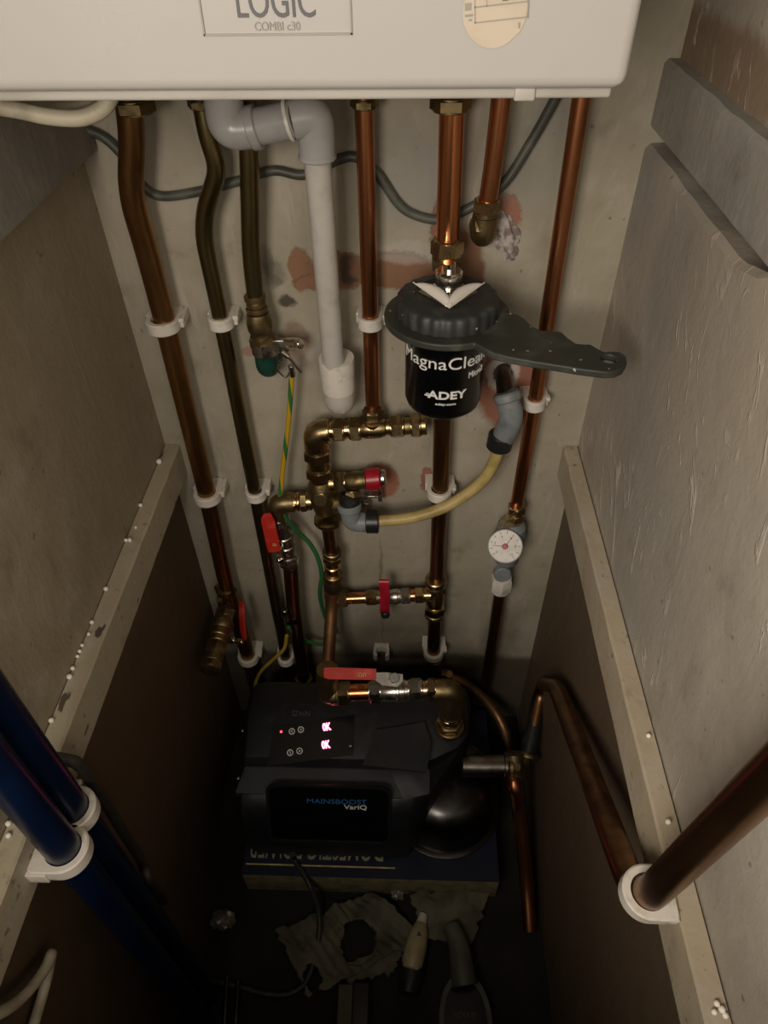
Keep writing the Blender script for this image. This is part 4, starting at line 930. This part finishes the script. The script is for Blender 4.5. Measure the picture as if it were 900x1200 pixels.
# ------------------------------------------------------------------ copper down the right of the pump, hose and big pipe
t = thing('copper_pipe', QZ(620, 1080, .03), 'copper pipe with brass tee, dropping to the floor right of the pump', 'pipe')
hh = [Q(597, 885, -.11), QZ(602, 915, vz - .008), QZ(607, 945, .13), QZ(612, 985, .09), QZ(617, 1035, .045), QZ(621, 1090, .012)]
MB().tube(crom(hh, 8), .0098, 20).build('tube', 'cu', t)
q = QZ(603, 897, vz); MB().tube([q + V((-.001, .012, .012)), q, q + V((.001, -.010, -.012))], .0135, 22).build('tee_body', 'brass_dull', t)
MB().cyl(q, QZ(616, 889, vz), .0105, n=22, ch=.001).build('tee_branch', 'brass_dull', t)
t = thing('copper_pipe', QZ(618, 887, vz), 'thick dark copper pipe looping up from the pump and out along the right wall', 'pipe')
XB = .1826 - .0175
c0_ = QX(757, 1047, XB)
k0 = QZ(618, 887, vz); k1 = Q(636, 803, -.075)
pw = [k0, lerp(k0, k1, .5), k1]
g1 = QX(655, 812, XB + .006) if False else Q(656, 806, -.10)
g2 = c0_ + V((-.004, .012, -.016))
gE = QX(905, 905, XB + .001)
P = fillet([k0, k1 + V((0, 0, .003)), QX(653, 807, .182), g2, c0_ + V((0, -.003, .006)), lerp(c0_, gE, 1.6)], .034, 10)
MB().tube(P, .0105, 24).build('tube', 'cu_dark', t)
MB().tube([k0, lerp(k0, k1, .82)], .0116, 24).build('rubber_sleeve', 'black_pl', t)
mb = MB(); d_ = (k1 - k0).normalized(); mb.lathe(k0 - d_ * .003, k1, [(0, .0105), (0, .0155), (.004, .0160), (.007, .0145), (.007, .0105)], 26); mb.build('collar_ring', 'brass_dull', t)
# white clip on batten
o = clip_mesh(.0118, .0172, .0178, .013, False).build('pipe_clip', 'white', loc=(0, 0, 0))
d_ = (QX(842, 982, XB + .001) - c0_).normalized()
zx = d_; yx = (V((1, 0, 0)) - V((1, 0, 0)).dot(zx) * zx).normalized(); xx = yx.cross(zx)
o.matrix_world = Matrix(((xx.x, yx.x, zx.x, c0_.x), (xx.y, yx.y, zx.y, c0_.y), (xx.z, yx.z, zx.z, c0_.z), (0, 0, 0, 1)))
tag(o, 'big white clip on the right batten gripping the thick dark pipe', 'pipe clip')

# ------------------------------------------------------------------ blue water pipes on the left
XBL = XL + .018
def bluepipe(px, py, xo, r, label, cl):
    c = QX(px, py, XBL + xo)
    t = thing('water_pipe', (c.x, c.y, 0), label, 'pipe')
    MB().tube([V((c.x, c.y, .004)), V((c.x, c.y, .62)), V((c.x, c.y + .0, .98))], r, 28).build('tube', 'blue', t)
    o = clip_mesh(r + .0006, r + .0055, xo, .014, True).build('pipe_clip', 'white', loc=(0, 0, 0))
    o.rotation_euler = (0, 0, PI / 2); o.location = (c.x, c.y, .576)
    tag(o, cl, 'pipe clip')
    return c
bluepipe(58, 974, .0215, .0128, 'fat blue plastic pipe nearest the camera at the left edge', 'white clip on the nearer of the two blue pipes')
bluepipe(76, 936, .0170, .0128, 'fat blue plastic pipe behind the nearer one, left side', 'white clip on the farther of the two blue pipes')
cable('flex_cable', [QX(60, 888, -.262), QX(75, 890, -.255), QX(92, 896, -.25), QX(112, 922, -.255), QX(142, 971, -.26), QX(165, 1008, -.26), QX(177, 1036, -.25), QZ(199, 1068, .06), QZ(210, 1105, .02)], .0048, 'cable_black', 'black cable running down the left wall beside the blue pipes')
XC = -.272
cable('mains_cable', [QX(-40, 1212, XC), QX(-10, 1192, XC), QX(15, 1178, XC), QX(37, 1157, XC), QX(54, 1133, XC), QX(60, 1118, XC - .003), QX(56, 1142, XC - .009), QX(48, 1172, XC - .011), QX(38, 1205, XC - .011), QX(25, 1240, XC - .011)], .0042, 'cable_white', 'cream cable folded back on itself in the bottom left corner')

# ------------------------------------------------------------------ things on the floor
cable('power_cable', [V((-.155, -.275, .085)), QZ(345, 1008, .062), QZ(362, 1035, .06), QZ(373, 1065, .035), QZ(374, 1095, .02), QZ(367, 1130, .012), QZ(352, 1158, .009), QZ(320, 1166, .008), QZ(260, 1152, .008), QZ(200, 1150, .008)], .0042, 'cable_black', 'black power cable trailing from the pump over the carton to the floor')
# crumpled packing board
def sheet(name, cpx, nx, ny, z0, amp, m, label, cat, seed, ridges=True, holes=(), th=.0025):
    c = [QZ(x, y, z0) for x, y in cpx]; vs = []; fs = []; keep = {}
    for j in range(ny + 1):
        for i in range(nx + 1):
            u, v = i / nx, j / ny
            p = lerp(lerp(c[0], c[1], u), lerp(c[3], c[2], u), v)
            e = mn.noise(V((p.x * 30 + seed, p.y * 30, 0)))
            p = p + V((mn.noise(V((v * 9 + seed, u * 2, 3))) * .008 * (abs(u - .5) * 2), mn.noise(V((u * 9, v * 2, seed))) * .008 * (abs(v - .5) * 2), amp * (e + .5) + (.0016 * math.sin(u * 75) if ridges else 0)))
            vs.append(p)
    hc_ = [(QZ(x, y, z0), r) for x, y, r in holes]
    for j in range(ny):
        for i in range(nx):
            a = j * (nx + 1) + i; ctr = (vs[a] + vs[a + nx + 2]) / 2
            if any((V((ctr.x - h.x, (ctr.y - h.y) * .9, 0))).length < r * (1 + .25 * mn.noise(ctr * 60)) for h, r in hc_): continue
            fs.append((a, a + 1, a + nx + 2, a + nx + 1))
    o = MB().add(vs, fs).build(name, m, loc=lerp(c[0], c[2], .5), sharp=60)
    s = o.modifiers.new('s', 'SOLIDIFY'); s.thickness = th
    return tag(o, label, cat)
sheet('crumpled_sheet', [(322, 1092), (436, 1046), (500, 1100), (362, 1170)], 60, 40, .012, .012, 'paper', 'crumpled ribbed grey packing sheet with dark holes on the floor', 'packaging', 3, True, [(420, 1106, .024), (366, 1148, .013)])
sheet('paper_scrap', [(478, 1046), (575, 1044), (552, 1108), (500, 1100)], 30, 24, .012, .008, 'paper', 'torn grey scrap sheet on the floor in front of the carton', 'packaging', 9, False)
sheet('paper_scrap', [(400, 1132), (478, 1102), (462, 1140), (410, 1152)], 24, 14, .006, .008, 'paper', 'pale strip of crumpled paper beside the dark hole on the floor', 'packaging', 14, False)
# glue bottle (beige), lying, pointing away
p0, p1 = QZ(481, 1138, .022), QZ(497, 1068, .022)
t = thing('glue_bottle', lerp(p0, p1, .5) * 1, 'beige tapered bottle with pale nozzle cap lying on the floor', 'bottle')
L = (p1 - p0).length
MB().lathe(p0, p1, [(0, .004), (.002, .011), (L * .12, .0145), (L * .4, .0150), (L * .62, .0125), (L * .78, .0085), (L * .8, .0075)], 28).build('body', 'beige_pl', t)
MB().lathe(lerp(p0, p1, .79), p1 + (p1 - p0), [(0, .0078), (L * .16, .0060), (L * .19, .003)], 20).build('nozzle_cap', 'white', t)
c_ = lerp(p0, p1, .6) + V((0, -.003, .0135)); MB().plate([(0, .004), (-.0035, -.0025), (.0035, -.0025)], [], .0006, lambda u, v, w: c_ + V((u, v, w))).build('printed_triangle', 'ink', t)
# black holder under it
p0, p1 = QZ(478, 1165, .012), QZ(488, 1112, .012)
mb = MB().tube([p0, lerp(p0, p1, .5), p1], [.014, .018, .016], 20); tag(mb.build('black_sleeve', 'black_pl', loc=p0), 'black rubber sleeve under the beige bottle', 'sleeve')
# black torch / tool at bottom
p0, p1 = QZ(418, 1215, .016), QZ(420, 1158, .016)
t = thing('plastic_case', lerp(p0, p1, .5), 'upright black box edge with grey side at the bottom of the floor', 'case')
d_ = (p1 - p0).normalized(); s_ = d_.cross(V((0, 0, 1))).normalized()
MB().obox(lerp(p0, p1, .5) + s_ * .004, s_, d_, V((0, 0, 1)), .011, .03, .015, .002).build('body', 'black_pl', t)
MB().obox(lerp(p0, p1, .5) - s_ * .016, s_, d_, V((0, 0, 1)), .0095, .028, .012, .001).build('side_panel', 'carton', t)
# mould spray bottle: trigger handle and body
t = thing('spray_bottle', QZ(545, 1190, .02), 'grey spray bottle of mould remover lying at the bottom edge', 'bottle')
pts = [QZ(528, 1085, .03), QZ(537, 1105, .03), QZ(541, 1130, .03), QZ(545, 1155, .026)]
MB().tube(crom(pts, 6), [.012 + .0003 * i for i in range(19)], 18).build('neck', 'grey_tool', t)
c_ = QZ(545, 1200, .012)
ol = [(.034 * math.cos(a) * (1 if math.sin(a) < 0 else 1), .055 * math.sin(a)) for a in [i * 2 * PI / 40 for i in range(40)]]
MB().plate(ol, [[(u * .82, v * .86) for u, v in ol]], .020, lambda u, v, w: V((c_.x + u, c_.y + v, .004 + w))).build('body_rim', 'grey_tool', t)
MB().plate([(u * .84, v * .88) for u, v in ol], [], .014, lambda u, v, w: V((c_.x + u, c_.y + v, .006 + w))).build('label_panel', 'gloss_black', t)
q = QZ(531, 1193, .0205); MB().text('MOULD', lambda u, v, w: V((q.x + u, q.y + v, .0205 + w)), w=.030, h=.007).build('lettering', 'grey_tool', t)
# clear plastic fitting scraps on the left
mb = MB(); r = random.Random(5)
def scrap(px, py, s, seed, label):
    c = QZ(px, py, .012); bm = bmesh.new(); bmesh.ops.create_icosphere(bm, subdivisions=3, radius=1)
    for v in bm.verts: v.co *= 1 + .5 * mn.noise(v.co * 2.2 + V((seed, 0, 0))) + .2 * mn.noise(v.co * 7)
    mb = MB().bm(bm, Matrix.Translation(c) @ Matrix.Diagonal(V((s, s * .8, s * .5, 1))))
    tag(mb.build('plastic_scrap', 'crystal', loc=c, sharp=20), label, 'scrap')
scrap(262, 1078, .016, 1, 'crumpled clear plastic scrap on the floor at the left'); scrap(466, 1048, .009, 4, 'small shiny plastic scrap in front of the carton')
p0, p1 = QZ(266, 1145, .01), QZ(262, 1215, .01)
tag(MB().tube([p0, p1], .004, 12).build('metal_rod', 'dark_metal', loc=p0), 'thin dark rod lying on the floor at the left', 'rod')
p0, p1 = QZ(279, 1150, .01), QZ(275, 1215, .01)
tag(MB().tube([p0, p1], .004, 12).build('metal_rod', 'dark_metal', loc=p0), 'second thin dark rod lying beside the first, nearer the middle', 'rod')

for o in bpy.data.objects:
    if '_l' in o: del o['_l']
# ------------------------------------------------------------------ light, world, camera
w = bpy.data.worlds.new('world'); bpy.context.scene.world = w; w.use_nodes = True
w.node_tree.nodes['Background'].inputs[0].default_value = (1, .88, .74, 1); w.node_tree.nodes['Background'].inputs[1].default_value = .14
def area(loc, aim, sx, sy, e, col):
    l = bpy.data.lights.new('key_fill_light', 'AREA'); l.shape = 'RECTANGLE'; l.size = sx; l.size_y = sy; l.energy = e; l.color = col
    o = bpy.data.objects.new('key_fill_light', l); C.objects.link(o); o.location = loc
    o.rotation_euler = (V(aim) - V(loc)).to_track_quat('-Z', 'Y').to_euler(); return o
area((-.30, -1.05, 1.20), (0.02, 0, .75), .42, .38, 9.6, (1, .90, .79))
area((.55, -1.45, 1.45), (-.25, -.2, .8), .8, .7, 8.5, (1, .88, .74))  # added fill standing in for room bounce, brightens the left wall
sc_ = bpy.context.scene
sc_.view_settings.view_transform = 'Standard'; sc_.view_settings.look = 'None'; sc_.view_settings.exposure = 0; sc_.view_settings.gamma = 1
sc_.view_settings.use_curve_mapping = False
cd = bpy.data.cameras.new('camera'); co = bpy.data.objects.new('camera', cd); C.objects.link(co)
cd.sensor_fit = 'VERTICAL'; cd.sensor_height = 36; cd.lens = 36 * F / 1200; cd.clip_start = .01
def wv(i): return V((CX[i], CY[i], CZ[i]))
R, D, Fw = wv(0), wv(1), wv(2)
co.matrix_world = Matrix(((R.x, -D.x, -Fw.x, CAM.x), (R.y, -D.y, -Fw.y, CAM.y), (R.z, -D.z, -Fw.z, CAM.z), (0, 0, 0, 1)))
sc_.camera = co
